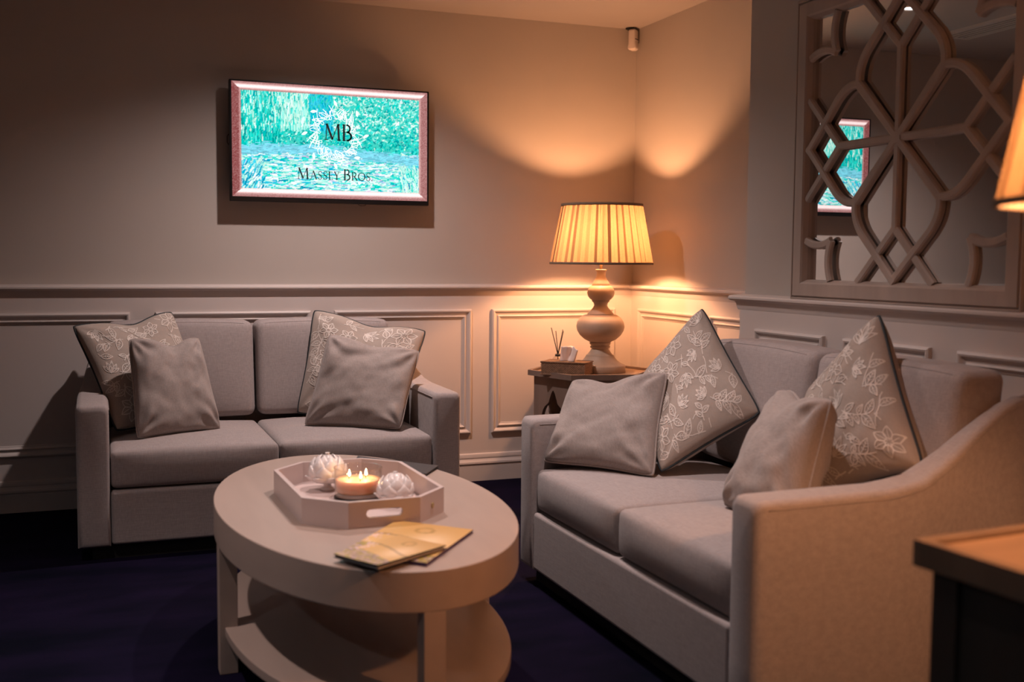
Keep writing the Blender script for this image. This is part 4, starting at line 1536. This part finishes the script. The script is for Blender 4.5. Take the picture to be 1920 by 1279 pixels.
ex, ey, ez = V3((1, 0, 0)), V3((0, 1, 0)), V3((0, 0, 1))
weave(V3((-lx, -ly + .002, .004)), ex, ez, 2 * lx, hz_ - .010, -ey, 38, 11)
weave(V3((lx - .002, -ly, .004)), ey, ez, 2 * ly, hz_ - .010, ex, 22, 11)
weave(V3((-lx, ly - .002, .004)), ex, ez, 2 * lx, hz_ - .010, ey, 38, 11)
weave(V3((-lx + .002, -ly, .004)), ey, ez, 2 * ly, hz_ - .010, -ex, 22, 11)
weave(V3((-lx, -ly, hz_ - .003)), ex, ey, 2 * lx, 2 * ly, ez, 38, 20)
o = b_.obj('weave', M['rattan'], tb, fix=False)
o['kind'] = 'stuff'
for zz in (.003, hz_ - .003):
    b_ = MB(); b_.tube([(-lx, -ly, zz), (lx, -ly, zz), (lx, ly, zz), (-lx, ly, zz)], .0035, 6, closed=True)
    b_.obj('edge_band', M['rattan2'], tb, smooth=True)
# crumpled tissue
b_ = MB()
n, k = 14, 9
for sd in (0,):
    vs, fs = [], []
    for j in range(k + 1):
        t_ = j / k
        for i in range(n + 1):
            s_ = -1 + 2 * i / n
            wv = .040 + .010 * t_
            x = s_ * wv + .012 * t_
            y = .016 * math.sin(s_ * 5 + 1) * (.35 + t_) + .010 * math.sin(s_ * 11) * t_
            z = hz_ - .004 + (.078 - .012 * (s_ + .2) ** 2 + .012 * noise.noise(V3((s_ * 3, 0, 4)))) * t_
            vs.append((x, y, z))
    fs = [(j * (n + 1) + i, j * (n + 1) + i + 1, (j + 1) * (n + 1) + i + 1, (j + 1) * (n + 1) + i) for j in range(k) for i in range(n)]
    b_.add(vs, fs)
o = b_.obj('tissue', M['tissue'], tb, smooth=True, fix=False)
md = o.modifiers.new('thickness', 'SOLIDIFY'); md.thickness = .0012

rd = empty('reed_diffuser', (2.205, 5.075, HS), 'glass reed diffuser with black reeds behind the tissue box', 'diffuser')
b_ = MB(); b_.lathe([(.001, 0), (.026, 0), (.030, .004), (.031, .030), (.029, .055), (.020, .066), (.013, .070), (.012, .080), (.014, .082), (.011, .083), (.010, .070), (.018, .064), (.026, .054), (.028, .030), (.027, .006), (.001, .004)], 28)
b_.obj('bottle', M['glass'], rd, smooth=True)
b_ = MB(); b_.lathe([(.001, .0045), (.0265, .0065), (.0272, .030), (.001, .030)], 24); b_.obj('oil', M['oil'], rd, smooth=True)
b_ = MB(); b_.lathe([(.0125, .068), (.0155, .068), (.0155, .078), (.0125, .078)], 20, closed=True); b_.obj('collar', M['black'], rd, smooth=True)
for tx, ty, tz in ((-.043, -.010, .215), (-.030, .012, .200), (-.020, -.015, .198), (.030, .010, .203), (.024, -.012, .197)):
    b_ = MB(); b_.tube([(-tx * .22, -ty * .3, .010), (tx * .05, ty * .2, .080), (tx, ty, tz)], .0019, 6)
    b_.obj('reed', M['reed'], rd)


# ------------------------------------------------------------------ near console table with the second lamp
NZT = .715
nt_ = empty('console_table', (1.2215, 1.373, 0), 'shade-darkened square side table with a lipped top in the foreground', 'side table', rotz=math.radians(4))
W_ = .50
b_ = MB(); b_.box(.012, W_ - .012, -W_ + .012, -.012, NZT - .028, NZT - .010); b_.obj('tabletop', M['oaktop'], nt_)
for x0, x1, y0, y1 in ((0, W_, -.022, 0), (0, W_, -W_, -W_ + .022), (0, .022, -W_ + .022, -.022), (W_ - .022, W_, -W_ + .022, -.022)):
    b_ = MB(); b_.box(x0, x1, y0, y1, NZT - .044, NZT); b_.obj('rim', M['shadedrim'], nt_, bevel=.002)
for x in (.022, W_ - .072):
    for y in (-.072, -W_ + .022):
        b_ = MB(); b_.box(x, x + .05, y, y + .05, 0, NZT - .044); b_.obj('leg', M['shadedoak'], nt_, bevel=.002)
for x0, x1, y0, y1 in ((.072, W_ - .072, -.050, -.034), (.072, W_ - .072, -W_ + .034, -W_ + .050), (.034, .050, -W_ + .072, -.072), (W_ - .050, W_ - .034, -W_ + .072, -.072)):
    b_ = MB(); b_.box(x0, x1, y0, y1, .05, NZT - .044); b_.obj('side_panel', M['shadedoak'], nt_)
make_lamp((1.465, 1.112, NZT - .010), 'lit pleated-shade table lamp on the dark foreground side table', emit('brighter warm bulb', BULB_COL, BULB_STRENGTH * 1.18))
